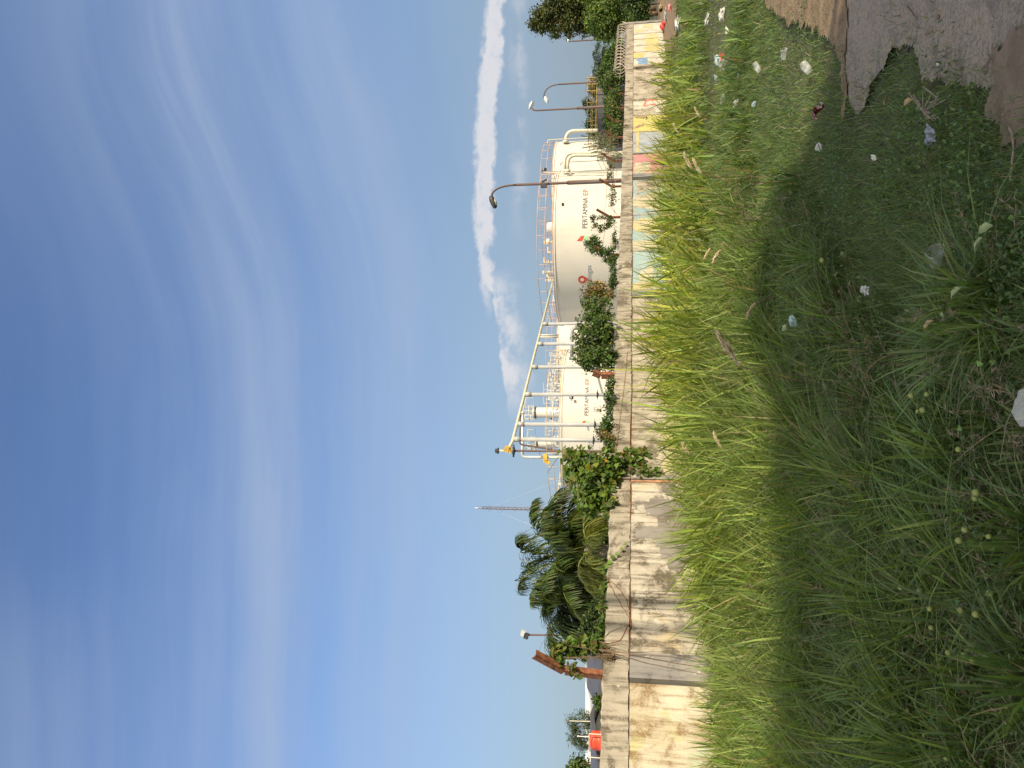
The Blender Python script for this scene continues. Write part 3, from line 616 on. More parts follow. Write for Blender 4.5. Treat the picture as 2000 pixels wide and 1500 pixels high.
# stairs / ladder line on nearest tank's right edge
a_ = P(1082, 337, 64); mb = MB(); mb.tube([P(1062, 337.5, 62), P(1200, 337.5, 62)], .035, 6); parts_in(t1, mb, 'conduit', 'yellowpipe')
mb = MB(); mb.tube([P(1180, 343, 61.5), P(1083, 341, 61.5)], .02, 5); parts_in(t1, mb, 'conduit', 'creampipe')
def flood(t, x, y, Y, s, cable=None):
    s *= .62; mb = MB(); p = P(x, y, Y); d = Vector((.5, -.8, -.3)).normalized(); rot = d.to_track_quat('Y', 'Z').to_matrix()
    mb.box(p, (.36*s, .16*s, .26*s), rot); mb.tube([p, p+Vector((-.1*s, .35*s, .35*s)), p+Vector((.1*s, .7*s, .35*s))], .03*s, 5); mb.box(p+Vector((0, .3*s, .38*s)), (.4*s, .05*s, .08*s))
    o = parts_in(t, mb, 'floodlight', 'dark', False)
    if cable:
        mb = MB(); mb.tube([P(a, b, Y+.5) for a, b in cable], .012, 4); parts_in(t, mb, 'cable', 'greypipe')
flood(t1, 1099, 399, c1_.y-r1*.93, 1.0, [(1102, 405), (1112, 400), (1118, 410), (1112, 418), (1120, 412), (1135, 411), (1160, 411), (1200, 411)])
mb = MB(); mb.tube([P(1122, 406, c1_.y-r1*.9), P(1200, 406, c1_.y-r1*.9)], .012, 4); parts_in(t1, mb, 'cable', 'greypipe')
flood(t2, 1157, 325, c2_.y-r2*.9, 1.5); flood(t3, 1118, 777, c3_.y-r3*.98, 1.0); flood(t1, 1065, 331, 61.5, 1.2)
# pipes on and beside the right tank
def bend(pts, rad, n=5):
    out = [pts[0]]
    for i in range(1, len(pts)-1):
        a, b_, c = pts[i-1], pts[i], pts[i+1]; u = (a-b_).normalized()*rad; v = (c-b_).normalized()*rad
        for k in range(n+1):
            f = k/n; out.append((b_+u)*(1-f)**2+b_*2*f*(1-f)+(b_+v)*f*f)
    return out+[pts[-1]]
def pipe(name, px, Y, r, mt, label, rad=.5, flg=True, cat='pipe', grp=None):
    pts = bend([P(x, y, Y if not isinstance(Y, (list, tuple)) else Y[i]) for i, (x, y) in enumerate(px)], rad)
    base = Vector((pts[0].x, pts[0].y, 0)); t = empty(name, base, label, cat, grp)
    mb = MB(); mb.tube([base]+pts, r, 10); parts_in(t, mb, 'pipe_run', mt)
    if flg:
        d = (pts[-1]-pts[-2]).normalized(); mb = MB(); mb.tube([pts[-1]-d*.1, pts[-1]+d*.12], r*1.7, 12); parts_in(t, mb, 'flange', mt)
    return t
pipe('bent_pipe', [(1190, 299.5), (1103, 299.5), (1103, 334)], 62.5, .13, 'creampipe', 'outer of two cream pipes bending left onto the white tanks', .7)
pipe('bent_pipe', [(1190, 303.5), (1109, 303.5), (1109, 334)], 62.2, .13, 'creampipe', 'inner of two cream pipes bending left onto the white tanks', .7)
pipe('bent_pipe', [(1190, 254.5), (1106, 256), (1105, 277)], 80, .19, 'creampipe', 'tall cream pipe with one elbow standing free right of the tanks', .9)
pipe('vent_pipe', [(1190, 267), (1130, 270), (1069.5, 273.5), (1069.5, 284)], 76, .05, 'creampipe', 'thin white pipe leaning beside the right tank railing', .2, False)
# pipe bridge running away towards the nearest tank
PB0, PB1 = P(1001, 862, 41), P(1083, 538, 64)
br = empty('pipe_bridge', (PB0.x, PB0.y, 0), 'pale yellow pipe carried high on a receding row of grey posts', 'pipe bridge')
mb = MB(); mb.tube([P(992, 879, 40.4), PB0, PB1], .085, 10); parts_in(br, mb, 'pipe_run', 'yellowpipe')
def at_line(y):
    lo, hi = 0, 1
    for _ in range(40):
        mid = (lo+hi)/2; q = PB0.lerp(PB1, mid)
        if proj(q.x, q.y, q.z)[1] > y: lo = mid
        else: hi = mid
    return PB0.lerp(PB1, lo)
for y in (858, 828.5, 770.5, 717, 672, 633):
    q = at_line(y); mb = MB(); mb.tube([(q.x, q.y, 0), (q.x, q.y, q.z-.16)], .115, 12); o = parts_in(br, mb, 'post', 'greypipe')
    mb = MB(); mb.tube([(q.x, q.y, q.z-.42), (q.x, q.y, q.z-.07)], .15, 12); parts_in(br, mb, 'collar', 'greypipe')
    if y > 760:
        mb = MB(); mb.tube([(q.x, q.y, q.z*.46), (q.x, q.y, q.z*.46+.08)], .2, 10)
        for a in range(4): d = Vector((math.cos(a*1.57), math.sin(a*1.57), 0))*.33; mb.tube([Vector((q.x, q.y, q.z*.46+.04)), Vector((q.x, q.y, q.z*.46+.04))+d], .02, 4)
        parts_in(br, mb, 'spiked_ring', 'dark')
for y in (658.5, 654.5):
    q = at_line(y); mb = MB(); mb.tube([(q.x, q.y, q.z-1.35), (q.x, q.y, q.z)], .05, 6); parts_in(br, mb, 'hanger', 'yellowpipe')
pipe('valve_pipe', [(1150, 640), (1117, 640), (1117, 700)], 58, .14, 'greypipe', 'grey pipe elbow with valve above the rounded creeper', .4)
# mast with beacon and yellow box at the near end of the bridge
b0 = P(1100, 880.5, 40); mt_ = empty('beacon_mast', (b0.x, b0.y, 0), 'thin stepped mast topped by a dark beacon at the near end of the yellow pipe', 'mast')
mb = MB(); pt = P(1003, 880.5, 40); mb.tube([(b0.x, b0.y, 0), pt], .055, 8)
for k in range(14):
    z = pt.z-.5-k*.45; mb.tube([(b0.x, b0.y, z), (b0.x+(.25 if k % 2 else -.25), b0.y, z+.03)], .014, 4)
parts_in(mt_, mb, 'pole', 'oldsteel')
mb = MB(); mb.tube([pt-Vector((0, 0, .06)), pt+Vector((0, 0, .05))], .2, 14); mb.tube([pt-Vector((.33, 0, 0)), pt+Vector((.33, 0, 0))], .05, 6); parts_in(mt_, mb, 'plate', 'dark')
pb = P(990, 877, 40); mb = MB(); mb.box(pb, (.30, .3, .26), Matrix.Rotation(.3, 3, 'Y')); mb.box(pb+Vector((-.05, 0, -.16)), (.34, .2, .1)); parts_in(mt_, mb, 'yellow_box', 'yellow', False)
pc = P(985, 880.5, 40); pt2 = P(970, 880.5, 40); mb = MB(); mb.tube([P(996, 881, 40), pc, pt2], [.05, .05, .07], 8); mb.tube([P(1000, 880, 40), P(1000, 876, 40)], .05, 6); parts_in(mt_, mb, 'bracket', 'creampipe')
mb = MB(); mb.lathe((pt2.x, pt2.y, pt2.z-.1), [(.05, -.02), (.17, 0), (.17, .05), (.12, .06), (.12, .16), (.001, .2)], 14); parts_in(mt_, mb, 'beacon', 'dark')
# process vessels behind the left tank
def vessel(ycol, px, Y, xb, label):
    c = P(1100, ycol, Y); r = px*Y/F; zt = P(xb, ycol, Y).z; t = empty('process_vessel', (c.x, c.y, 0), label, 'vessel', 'white process vessels behind the left tank')
    mb = MB(); mb.lathe((0, 0, 0), [(r, 0), (r, zt-.1), (r*.92, zt+.04), (r*.6, zt+.16), (.001, zt+.2)], 28); mb.build('body', 'tank', t, True)
    mb = MB(); mb.lathe((0, 0, 0), [(r*1.05, zt-.32), (r*1.12, zt-.32), (r*1.12, zt-.16), (r*1.05, zt-.16)], 28); mb.build('band', 'dark', t)
    mb = MB()
    for k in range(10):
        a = k*.628; mb.tube([(1.35*r*math.cos(a), 1.35*r*math.sin(a), zt-.1), (1.35*r*math.cos(a), 1.35*r*math.sin(a), zt+1.15)], .035, 4)
    for h in (0, .5, 1.15): mb.tube([(1.35*r*math.cos(k*.314), 1.35*r*math.sin(k*.314), zt+h-.05) for k in range(21)], .04, 4)
    for k in range(5): mb.tube([(1.35*r, -.3+.15*k, zt+1), (1.35*r+.9, -.3+.15*k, zt+.9)], .03, 4)
    for h in (0, .9): mb.tube([(1.35*r+.9, -.3, zt+h), (1.35*r+.9, .3, zt+h)], .03, 4)
    mb.tube([(1.35*r+.9, -.3, zt-.05), (1.35*r+.9, -.3, zt+1)], .03, 4); mb.tube([(1.35*r, 0, zt), (1.35*r+.9, -.3, zt)], .03, 4)
    mb.build('top_cage', 'creampipe', t)
    mb = MB(); z1 = zt-2.0; mb.tube(bend([Vector((-r*.9, 0, z1)), Vector((-r-.7, 0, z1)), Vector((-r-.75, 0, 0))], .3), .16, 10); mb.build('side_pipe', 'greypipe', t, True)
    mb = MB(); mb.tube([(r*1.1, 0, zt-1.6), (r*1.1+.9, 0, zt-1.6), (r*1.1+1, 0, 1)], .08, 6); mb.tube([(r*1.1+.2, -.3, zt-2.2), (r*1.1+2.6, -.3, zt-2.2)], .06, 5)
    for k in range(6): mb.tube([(r+.5+.4*k, -.3, zt-4), (r+.5+.4*k, -.3, zt-1.2-.3*(k % 2))], .04, 4)
    for h in (1.2, 2, 2.8): mb.tube([(r+.4, -.3, zt-h), (r+2.8, -.3, zt-h)], .035, 4)
    mb.build('pipework', 'galv', t)
    return t
vessel(806.5, 10.5, 88, 1042, 'larger white vertical vessel with a caged top platform behind the left tank')
vessel(866, 9, 92, 1046, 'smaller white vertical vessel with cage nearest to the beacon mast')
pipe('overhead_pipe', [(1090, 893), (1020, 893), (1021, 806)], 90, .17, 'galv', 'grey overhead pipe run joining the tops of the two white vessels', .5)
pipe('overhead_pipe', [(1090, 880), (1015, 868), (1016, 812)], 87, .1, 'oldsteel', 'thin dark pipe run above the two white vessels', .4)
pipe('safety_rail', [(1090, 945), (1094, 960), (1094, 1041), (1130, 1042)], 70, .07, 'yellowpipe', 'pale yellow rail seen between the broad leaved creeper and the palm', .05, False, 'railing')
mb = MB(); y_ = P(1065, 893, 60); t_ = empty('yellow_hoist', (y_.x, y_.y, 0), 'small yellow hoist above the broad leaved creeper', 'hoist'); mb.box(y_, (.5, .4, .35)); mb.box(y_+Vector((-.35, 0, -.15)), (.3, .3, .5), Matrix.Rotation(.5, 3, 'Y')); parts_in(t_, mb, 'housing', 'yellow', False)
mb = MB(); mb.tube([(y_.x, y_.y, 0), y_], .07, 6); parts_in(t_, mb, 'post', 'creampipe')

# ------------------------------------------------------------------ lamps
def street_lamp(ycol, Y, xtop, xarm, yhead, xhead, label, r=.07, mt='oldsteel', headm='dark', lit_face='glass', base_x=1215):
    b_ = P(1240, ycol, Y); t = empty('street_lamp', (b_.x, b_.y, 0), label, 'street lamp', 'street lamps behind the wall')
    mb = MB(); pe = P(xarm, ycol, Y); pe.x = b_.x; split = pe.z*.66
    mb.tube([(b_.x, b_.y, 0), (b_.x, b_.y, split)], r*1.25, 10); mb.tube([(b_.x, b_.y, split), (pe.x, b_.y, split+.08), (pe.x, b_.y, pe.z)], [r*1.25, r*.85, r*.75], 10); parts_in(t, mb, 'pole', mt)
    hd = P(xhead, yhead, Y); tp = P(xtop, (ycol+yhead*2)/3, Y); pts = [pe]
    for k in range(1, 13):
        f = k/12; q = pe*(1-f)**2+Vector((pe.x, pe.y, tp.z))*2*f*(1-f)+Vector((hd.x, hd.y, tp.z))*f*f; pts.append(q)
    pts.append(hd.lerp(pts[-1], .4)); mb = MB(); mb.tube(pts, r*.6, 8); parts_in(t, mb, 'arm', mt)
    sg = -1 if hd.x < pe.x else 1; L_ = .62
    mb = MB(); mb.lathe((hd.x+sg*L_*.35, hd.y, hd.z), [(.001, -L_*.5), (.09, -L_*.42), (.13, -L_*.1), (.13, L_*.2), (.08, L_*.45), (.001, L_*.5)], 12, axis=Matrix.Rotation(R(90+sg*22), 3, 'Y')); parts_in(t, mb, 'lamp_head', headm)
    mb = MB(); mb.lathe((hd.x+sg*L_*.35, hd.y, hd.z-.05), [(.001, -L_*.36), (.08, -L_*.28), (.11, 0), (.08, L_*.28), (.001, L_*.36)], 12, axis=Matrix.Rotation(R(90+sg*22), 3, 'Y')); parts_in(t, mb, 'lens', lit_face)
    return t
lp = street_lamp(351.5, 33, 960, 1008, 385, 963, 'tallest curved street lamp, dark pole crossing the nearest white tank', .075)
q = P(1062, 358, 32.8); mb = MB(); mb.box(q+Vector((-.10, 0, 0)), (.16, .2, .26)); mb.tube([P(1058, 356, 32.8), P(1068, 350, 32.8)], .04, 5); parts_in(lp, mb, 'floodlight_box', 'dark', False)
street_lamp(155.5, 60, 1062, 1095, 190, 1067, 'curved street lamp with pale head reaching left above the bushes', .085, headm='glass')
street_lamp(205, 52, 1040, 1049, 212, 1037, 'straight thin rusty lamp pole seen end on, left of the curved lamp', .075, headm='galv')
street_lamp(72, 74, 1108, 1122, 81, 1111, 'street lamp head half hidden behind the tall conical tree', .085, headm='glass')
fp = P(1240, 1240, 40); tp = P(1030, 1240, 40); t = empty('floodlight_pole', (fp.x, fp.y, 0), 'slim pole with two floodlights above the left palm fronds', 'floodlight')
mb = MB(); mb.tube([(fp.x, fp.y, 0), tp], .05, 8); parts_in(t, mb, 'pole', 'oldsteel')
for dx, dz, mm in ((.02, .22, 'glass'), (-.12, .05, 'dark')):
    mb = MB(); mb.box(tp+Vector((dx+.08, -.05, dz)), (.3, .14, .24), Matrix.Rotation(.25, 3, 'Y')); o = parts_in(t, mb, 'lamp_head', 'galv' if mm == 'glass' else 'dark', False)
# guyed lattice mast
c = P(1240, 1000, 105); zt = P(928, 1000, 105).z; t = empty('radio_mast', (c.x, c.y, 0), 'slender guyed lattice mast rising above the palms', 'mast'); mb = MB()
L3 = [Vector((c.x+.2*math.cos(a), c.y+.2*math.sin(a), 0)) for a in (0, 2.09, 4.19)]
for q in L3: mb.tube([q, q+Vector((0, 0, zt-1))], .045, 4)
for k in range(int(zt/.6)):
    z = k*.6
    for i in range(3): mb.tube([L3[i]+Vector((0, 0, z)), L3[(i+1) % 3]+Vector((0, 0, z+.6))], .025, 3)
    if k % 3 == 0: mb.tube([(c.x-.45, c.y, z), (c.x+.45, c.y, z)], .02, 3)
parts_in(t, mb, 'lattice', 'oldsteel')
mb = MB(); mb.tube([(c.x, c.y, zt-1), (c.x, c.y, zt)], .05, 5); parts_in(t, mb, 'tip', 'glass')
mb = MB()
for dx, dy in ((-9, 4), (9, 2), (2, -9)): mb.tube([(c.x, c.y, zt-2), (c.x+dx, c.y+dy, 0)], .012, 3); mb.tube([(c.x, c.y, zt*.6), (c.x+dx, c.y+dy, 0)], .012, 3)
parts_in(t, mb, 'guy_wire', 'galv')

# ------------------------------------------------------------------ buildings behind the wall
def gable(name, y0, y1, Y, depth, xe, xr, roofm, label, wallm='white', rz=0, win=3, over=.4):
    a, b_ = P(xe, y0, Y), P(xe, y1, Y); zr = P(xr, (y0+y1)/2, Y+depth/2).z; L_ = b_.x-a.x; z = a.z
    t = empty(name, ((a.x+b_.x)/2, Y+depth/2, 0), label, 'building', None, rz); h = L_/2; d = depth/2
    mb = MB(); mb.prism([(-h, -d, 0), (-h, d, 0), (-h, d, z), (-h, 0, zr-.05), (-h, -d, z)], (L_, 0, 0)); mb.build('wall', wallm, t)
    mb = MB()
    for sg in (-1, 1):
        e = sg*(d+over); ze = z-(zr-z)/d*over; mb.prism([(-h-over, e, ze), (-h-over, e, ze+.1), (-h-over, 0, zr+.1), (-h-over, 0, zr)], (L_+2*over, 0, 0))
    mb.build('roof', roofm, t)
    for k in range(win):
        x = -h+L_*(k+.5)/win; f_ = MB().box((x, -d-.01, z*.6), (1.1, .06, 1.2)).build('window', 'white', t); MB().box((x, -d-.03, z*.6), (.9, .04, 1.0)).build('pane', 'window', f_)
    return t
gable('house', 1352, 1316, 30, 5, 1158, 1147, 'greyroof', 'small grey gabled outbuilding right behind the near rusty post', 'white')
gable('house', 1376, 1322, 22, 4, 1173, 1153, 'slate', 'low building with dark sheet roof just over the wall left of the creeper post', 'white', .12, 1, .3)
gable('house', 1512, 1392, 27, 6, 1169, 1158, 'greyroof', 'long low building with grey sheet roof behind the red water tank', 'white', 0)
gable('house', 1600, 1362, 55, 8, 1160, 1146, 'white', 'farther white hall whose pale roof shows above the grey roofs', 'white')
gable('house', 1245, 1178, 34, 6, 1141, 1127, 'greyroof', 'building with a pale grey roof edge showing through the palm fronds', 'white')
gable('house', 1090, 1008, 36, 7, 1158, 1137, 'white', 'white roofed building glimpsed between palm and broad leaved creeper', 'greyroof')
gable('house', 1560, 1478, 20, 4, 1174, 1160, 'slate', 'dark roofed shed at the far left edge over the wall', 'white', -.15, 1, .3)
# red water tank
c = P(1173, 1447, 20); r = .235; t = empty('water_tank', (c.x, c.y, 0), 'orange red plastic water tank on a white frame just over the wall', 'water tank')
z0 = c.z-.1; zt = P(1152, 1447, 20).z
mb = MB(); mb.lathe((0, 0, 0), [(.001, z0), (r, z0), (r*1.02, z0+.1)]+[(r*(1.0+.025*(k % 2)), z0+.1+.05*k) for k in range(4)]+[(r, zt-.06), (r*.7, zt-.01), (r*.25, zt+.01), (.001, zt+.01)], 24); mb.build('body', 'redtank', t, True)
mb = MB(); mb.tube([(-.3, -.3, 0), (-.3, -.3, zt), (.3, -.3, zt)], .015, 5); mb.tube([(.3, -.3, 0), (.3, -.3, zt)], .015, 5); mb.box((0, 0, z0-.04), (.7, .7, .05)); mb.build('frame', 'creampipe', t)
mb = MB(); mb.tube([(.08, 0, zt), (.08, 0, zt+.3)], .012, 5); mb.lathe((.08, 0, zt+.3), [(.001, -.03), (.03, 0), (.001, .03)], 8); mb.build('vent_pipe', 'glass', t)
c = P(1240, 1408, 33); tp = P(1112, 1408, 33); mb = MB(); mb.tube([(c.x, c.y, 0), tp], .02, 5); t = tag(mb.build('thin_pole', 'creampipe'), 'thin pale pole with dark tip before the small tree at left', 'pole'); mb = MB(); mb.tube([tp, P(1107, 1411, 33)], .06, 6); mb.build('tip', 'dark', t)
M['ochre'] = simple('dull_yellow_rail', (.34, .24, .08), .7, .35, 3)
# dark tank with yellow rails at right
c = P(1180, 222, 75); t = empty('settling_tank', (c.x, c.y, 0), 'dark grey low tank with yellow railings among the trees', 'tank')
zt = P(1170, 222, 75).z; mb = MB(); mb.lathe((0, 0, 0), [(3.2, 0), (3.2, zt), (3.0, zt), (3.0, zt-.2), (.001, zt-.2)], 40); mb.build('shell', 'slate', t); railing(0, 0, 3.2, zt, .95, 12, 'ochre', t); mb = MB(); mb.tube([(1.2, -3.3, zt+.9), (2.6, -3.3, zt+.5)], .06, 5)
for k in range(3): mb.tube([(1.0+.6*k, -3.4, zt-1), (1.0+.6*k, -3.4, zt+1.1)], .05, 5)
mb.build('stair_rail', 'ochre', t)

# ------------------------------------------------------------------ creepers, shrubs, trees
G1, G2, G3, G4 = (.055, .105, .018), (.085, .15, .022), (.12, .19, .03), (.035, .07, .018)
YL, OL, BR = (.42, .27, .03), (.13, .14, .03), (.20, .13, .07)
def blobs_pts(blobs, n, shell=.45, clump=0, cr=.12):
    B = np.array([[*b[:4], b[4] if len(b) > 4 else 0, b[5] if len(b) > 5 else 0, b[6] if len(b) > 6 else 1.0] for b in blobs], float)   # x, y, rx, ry, depth, rdepth, weight
    w = B[:, 2]*B[:, 3]*B[:, 6]; i = rng.choice(len(B), n if not clump else clump, p=w/w.sum())
    d = norm(rng.normal(size=(len(i), 3))); rr = rng.random(len(i))**shell
    C = np.array([P(b[0], b[1], b[4]) for b in B]); Rz = B[:, 2]*B[:, 4]/F; Rx = B[:, 3]*B[:, 4]/F; Ry = np.where(B[:, 5] > 0, B[:, 5], (Rx+Rz)/2)
    Rad = np.stack([Rx, Ry, Rz], 1)[i]; X = C[i]+d*Rad*rr[:, None]
    if clump:
        k = rng.integers(0, len(X), n); e = rng.normal(size=(n, 3)); X2 = X[k]+norm(e)*(rng.random((n, 1))**.5)*cr*rng.uniform(.5, 1.3, (clump, 1))[k]
        return X2, norm(d[k]*.6+norm(e)*.8), k
    return X, d, np.arange(n)
def foliage(name, blobs, n, size, cols, wts, parent, tmpl=LEAF, hang=.5, shell=.45, clump=0, cr=.12, mat='leaf', origin=None, zmin=None, jit=.2, sz=.3):
    X, d, k = blobs_pts(blobs, n, shell, clump, cr)
    if zmin is not None: ok = X[:, 2] > zmin; X, d, k = X[ok], d[ok], k[ok]
    n = len(X); D = norm(rng.normal(size=(n, 3))*.7+d*.35+np.array((0, 0, -hang))); N = norm(d+np.array((.3, -.5, .7))*.6+rng.normal(size=(n, 3))*.45)
    c = pal(n, cols, wts, jit); ck = 1+.22*rng.normal(size=max(k)+1); c = np.clip(c*ck[k][:, None], .004, 1) if clump else c
    og = parent.location if parent else (0, 0, 0)
    return cards(name, tmpl, X, D, N, size*rng.uniform(1-sz, 1+sz, n), c, mat, parent, og)
def stems(name, paths, r, parent, mt='stem'):
    mb = MB(); og = Vector(parent.location) if parent else Vector((0, 0, 0))
    if len(paths) > 1:
        st_ = sorted([Vector(p[0])-og for p in paths], key=lambda q: q.x); mb.tube(st_, r*.6, 4)
    for p in paths:
        pts = [Vector(q)-og for q in p]; mb.tube(pts, [r*(1-.7*i/(len(pts)-1)) for i in range(len(pts))], 5)
    return mb.build(name, mt, parent)
def wiggle(a, b, n=8, amp=.06, sag=0.0):
    a, b = Vector(a), Vector(b); out = []
    ph = [random.uniform(0, 6.28) for _ in range(3)]
    for i in range(n+1):
        f = i/n; q = a.lerp(b, f); e = math.sin(math.pi*f)
        q += Vector((math.sin(f*7+ph[0]), math.sin(f*6+ph[1]), math.sin(f*8+ph[2])))*amp*e; q.z -= sag*4*f*(1-f); out.append(q)
    return out
def dw(y, w=0): return float(wp(sy(y), w, 0).y)
def creeper(label, blobs, n, size, cols, wts, tmpl=LEAF, stempx=(), grp='creepers on the wall', name='creeper', **k):
    if isinstance(tmpl, list): tmpl, stempx = LEAF, tmpl
    c = blobs[0]; bl = [(b[0], b[1], b[2], b[3], dw(b[1], b[4]), b[5], b[6] if len(b) > 6 else 1) for b in blobs]
    q = wp(sy(c[1]), c[4], WT); t = empty(name, q, label, 'creeper', grp)
    foliage('leaves', bl, n, size, cols, wts, t, tmpl, **k)
    ps = [[WF(x, y, w) for x, y, w in p] for p in stempx]
    for _ in range(26):
        b = random.choice(bl); a = P(b[0]+random.uniform(-.6, .9)*b[2], b[1]+random.uniform(-.8, .8)*b[3], b[4]); e = P(b[0]+random.uniform(-1.05, .6)*b[2], b[1]+random.uniform(-1.05, 1.05)*b[3], b[4]); ps.append(wiggle(a, e, 7, .05))
    stems('vine_stems', ps, .007, t); return t
# broad leaved creeper at the step in the wall
creeper('broad leaved green creeper spilling over the wall at its exposed brick joint', [(1135, 905, 42, 34, .05, .35), (1160, 950, 44, 46, .05, .35), (1120, 925, 26, 26, 0, .3), (1188, 925, 26, 55, .12, .22, 1.2), (1150, 985, 26, 26, 0, .25), (1185, 985, 18, 24, .05, .15), (1230, 905, 35, 28, .12, .08, .45), (1262, 925, 38, 12, .1, .06, .5), (1240, 885, 30, 12, .1, .05, .4), (1110, 885, 16, 14, 0, .2, .6)],
        2300, .10, [G2, G3, G1, OL, YL], [5, 4, 3, 2, .25], HEART, [[(1200, 925, .05), (1250, 915, .05), (1300, 930, .06)], [(1200, 905, .05), (1260, 925, .05), (1310, 935, .06)], [(1090, 895, .0), (1070, 925, .0), (1075, 930, 0)]], hang=.55, shell=.55, sz=.38)
creeper('large rounded dark green creeper mound half way along the wall', [(1160, 700, 40, 28, .0, .4), (1150, 670, 36, 32, 0, .4), (1158, 640, 34, 32, 0, .4), (1165, 607, 30, 30, 0, .35), (1178, 655, 18, 60, .1, .25), (1148, 700, 28, 18, 0, .3), (1188, 700, 12, 30, .05, .2), (1150, 590, 20, 16, 0, .25)],
        9500, .064, [G4, G1, G2, OL, YL], [4, 4, 2, 1.4, .06], LEAF, hang=.6, shell=.55, clump=520, cr=.13)
creeper('brownish creeper end with orange yellow leaves beside the second tank emblem', [(1172, 576, 24, 16, 0, .25), (1150, 572, 18, 12, 0, .2), (1150, 560, 14, 12, 0, .2), (1188, 572, 12, 14, .05, .2), (1170, 560, 16, 10, 0, .2)],
        1100, .065, [OL, BR, G1, YL, (.24, .16, .07)], [3, 3, 2, 1.2, 2], LEAF, hang=.6, clump=90, cr=.12)
creeper('low dark creeper strip lying along the wall top before the left tank', [(1188, 790, 7, 50, 0, .15), (1190, 750, 6, 20, 0, .12), (1183, 835, 10, 26, 0, .15), (1172, 845, 8, 12, 0, .12), (1188, 870, 9, 14, 0, .12), (1168, 800, 14, 3, 0, .1, .5)],
        1700, .05, [G4, G1, G2], [4, 4, 2], clump=140, cr=.09)
creeper('dry brown creeper stems drooping on the beam near the small scrawled graffiti', [(1190, 860, 12, 14, .03, .12), (1180, 850, 10, 10, 0, .1)], 260, .055, [BR, OL, G1], [4, 2, 1], [[(1180, 850, .0), (1200, 858, .03), (1206, 866, .03)]], mat='dry')
creeper('dark green leafy column climbing a post left of the bare bent post', [(1175, 492, 24, 9, 0, .22), (1162, 482, 16, 12, 0, .22), (1190, 500, 14, 16, 0, .18), (1150, 475, 9, 9, 0, .15), (1160, 470, 9, 8, 0, .15)], 1900, .058, [G4, G1, G2], [4, 4, 1.5], clump=150, cr=.11)
creeper('thin creeper strip hugging the wall top under the nearest tank', [(1197, 530, 6, 34, 0, .12), (1194, 512, 10, 12, 0, .12), (1196, 555, 8, 12, 0, .12), (1200, 470, 5, 22, 0, .1)], 1500, .05, [G4, G1, G2], [4, 4, 2], clump=130, cr=.08)
creeper('loose curling creeper shoots arching in front of the bare tank wall', [(1163, 440, 7, 5, 0, .08), (1172, 447, 5, 9, 0, .08), (1185, 441, 10, 5, 0, .08), (1192, 432, 8, 8, 0, .08), (1158, 425, 5, 8, 0, .06), (1180, 425, 14, 3, 0, .06)], 520, .06, [G4, G1, G2], [4, 3, 2], LEAF, [[(1205, 430, -.05), (1185, 443, -.05), (1162, 446, -.05), (1158, 430, -.05), (1162, 418, -.05)], [(1205, 440, -.05), (1190, 428, -.05), (1176, 420, -.05)]], clump=50, cr=.09)
creeper('sparse twiggy vine tangled in wires under the lamp pole', [(1195, 388, 9, 20, 0, .1), (1192, 325, 10, 16, 0, .12), (1190, 345, 10, 10, 0, .1), (1196, 372, 6, 14, 0, .1)], 620, .05, [G4, OL, G1], [3, 3, 1], LEAF, [[(1205, 415, -.05), (1188, 395, -.05), (1202, 375, -.05), (1188, 360, -.05)], [(1203, 350, -.05), (1186, 330, -.05), (1203, 310, -.05)]], clump=90, cr=.1)
creeper('green leafy tangle around the rusty posts before the dark shed', [(1195, 225, 14, 30, .0, .3), (1200, 190, 12, 26, 0, .3), (1192, 160, 16, 20, 0, .3), (1205, 250, 10, 20, 0, .2), (1188, 205, 12, 14, 0, .2)], 3000, .085, [G1, G2, G4, OL], [3, 3, 3, 2], clump=190, cr=.2)
creeper('leafy creeper draped over the near rusty post on the grey pilaster', [(1085, 1275, 14, 12, .2, .14), (1105, 1268, 22, 18, .1, .15), (1130, 1265, 18, 16, 0, .15), (1150, 1258, 22, 12, 0, .15), (1085, 1290, 12, 8, .2, .1), (1115, 1303, 12, 4, .2, .06, .5), (1165, 1262, 18, 16, .02, .12, .8), (1125, 1320, 5, 4, .15, .04, .4)],
        760, .088, [G1, G2, G3, OL, BR], [3, 4, 3, 2, .5], LEAF, [[(1178, 1290, .0), (1150, 1280, .1), (1110, 1280, .15), (1075, 1275, .3)], [(1178, 1295, .1), (1140, 1300, .15), (1108, 1312, .2), (1130, 1325, .2)]], hang=.4, sz=.45)
creeper('tuft of dry tangled stems hanging from the grey pilaster top', [(1178, 1272, 14, 16, .05, .1), (1190, 1284, 12, 12, .14, .06)], 130, .05, [BR, OL], [3, 1], NARROW, [[(1170, 1280, .1), (1215, 1287, .15), (1300, 1282, .15), (1380, 1296, .14)], [(1172, 1284, .12), (1220, 1290, .16), (1310, 1290, .15), (1390, 1300, .15)], [(1175, 1290, .1), (1240, 1292, .15), (1330, 1303, .14), (1400, 1310, .14)], [(1170, 1265, .1), (1195, 1272, .15), (1230, 1280, .15)], [(1172, 1270, .0), (1210, 1262, .06), (1228, 1266, .05)],
         [(1170, 1262, .0), (1190, 1240, .04), (1228, 1222, .03)], [(1172, 1276, .05), (1200, 1290, .15), (1260, 1305, .15), (1370, 1320, .14)]], mat='dry')
creeper('short leafy shoots peeping over the near wall top under the palm', [(1178, 1195, 5, 22, -.1, .08), (1180, 1150, 5, 16, -.1, .08), (1172, 1225, 8, 14, -.1, .1), (1182, 1110, 4, 12, -.1, .06)], 260, .085, [G2, G3, G1], [3, 3, 2])
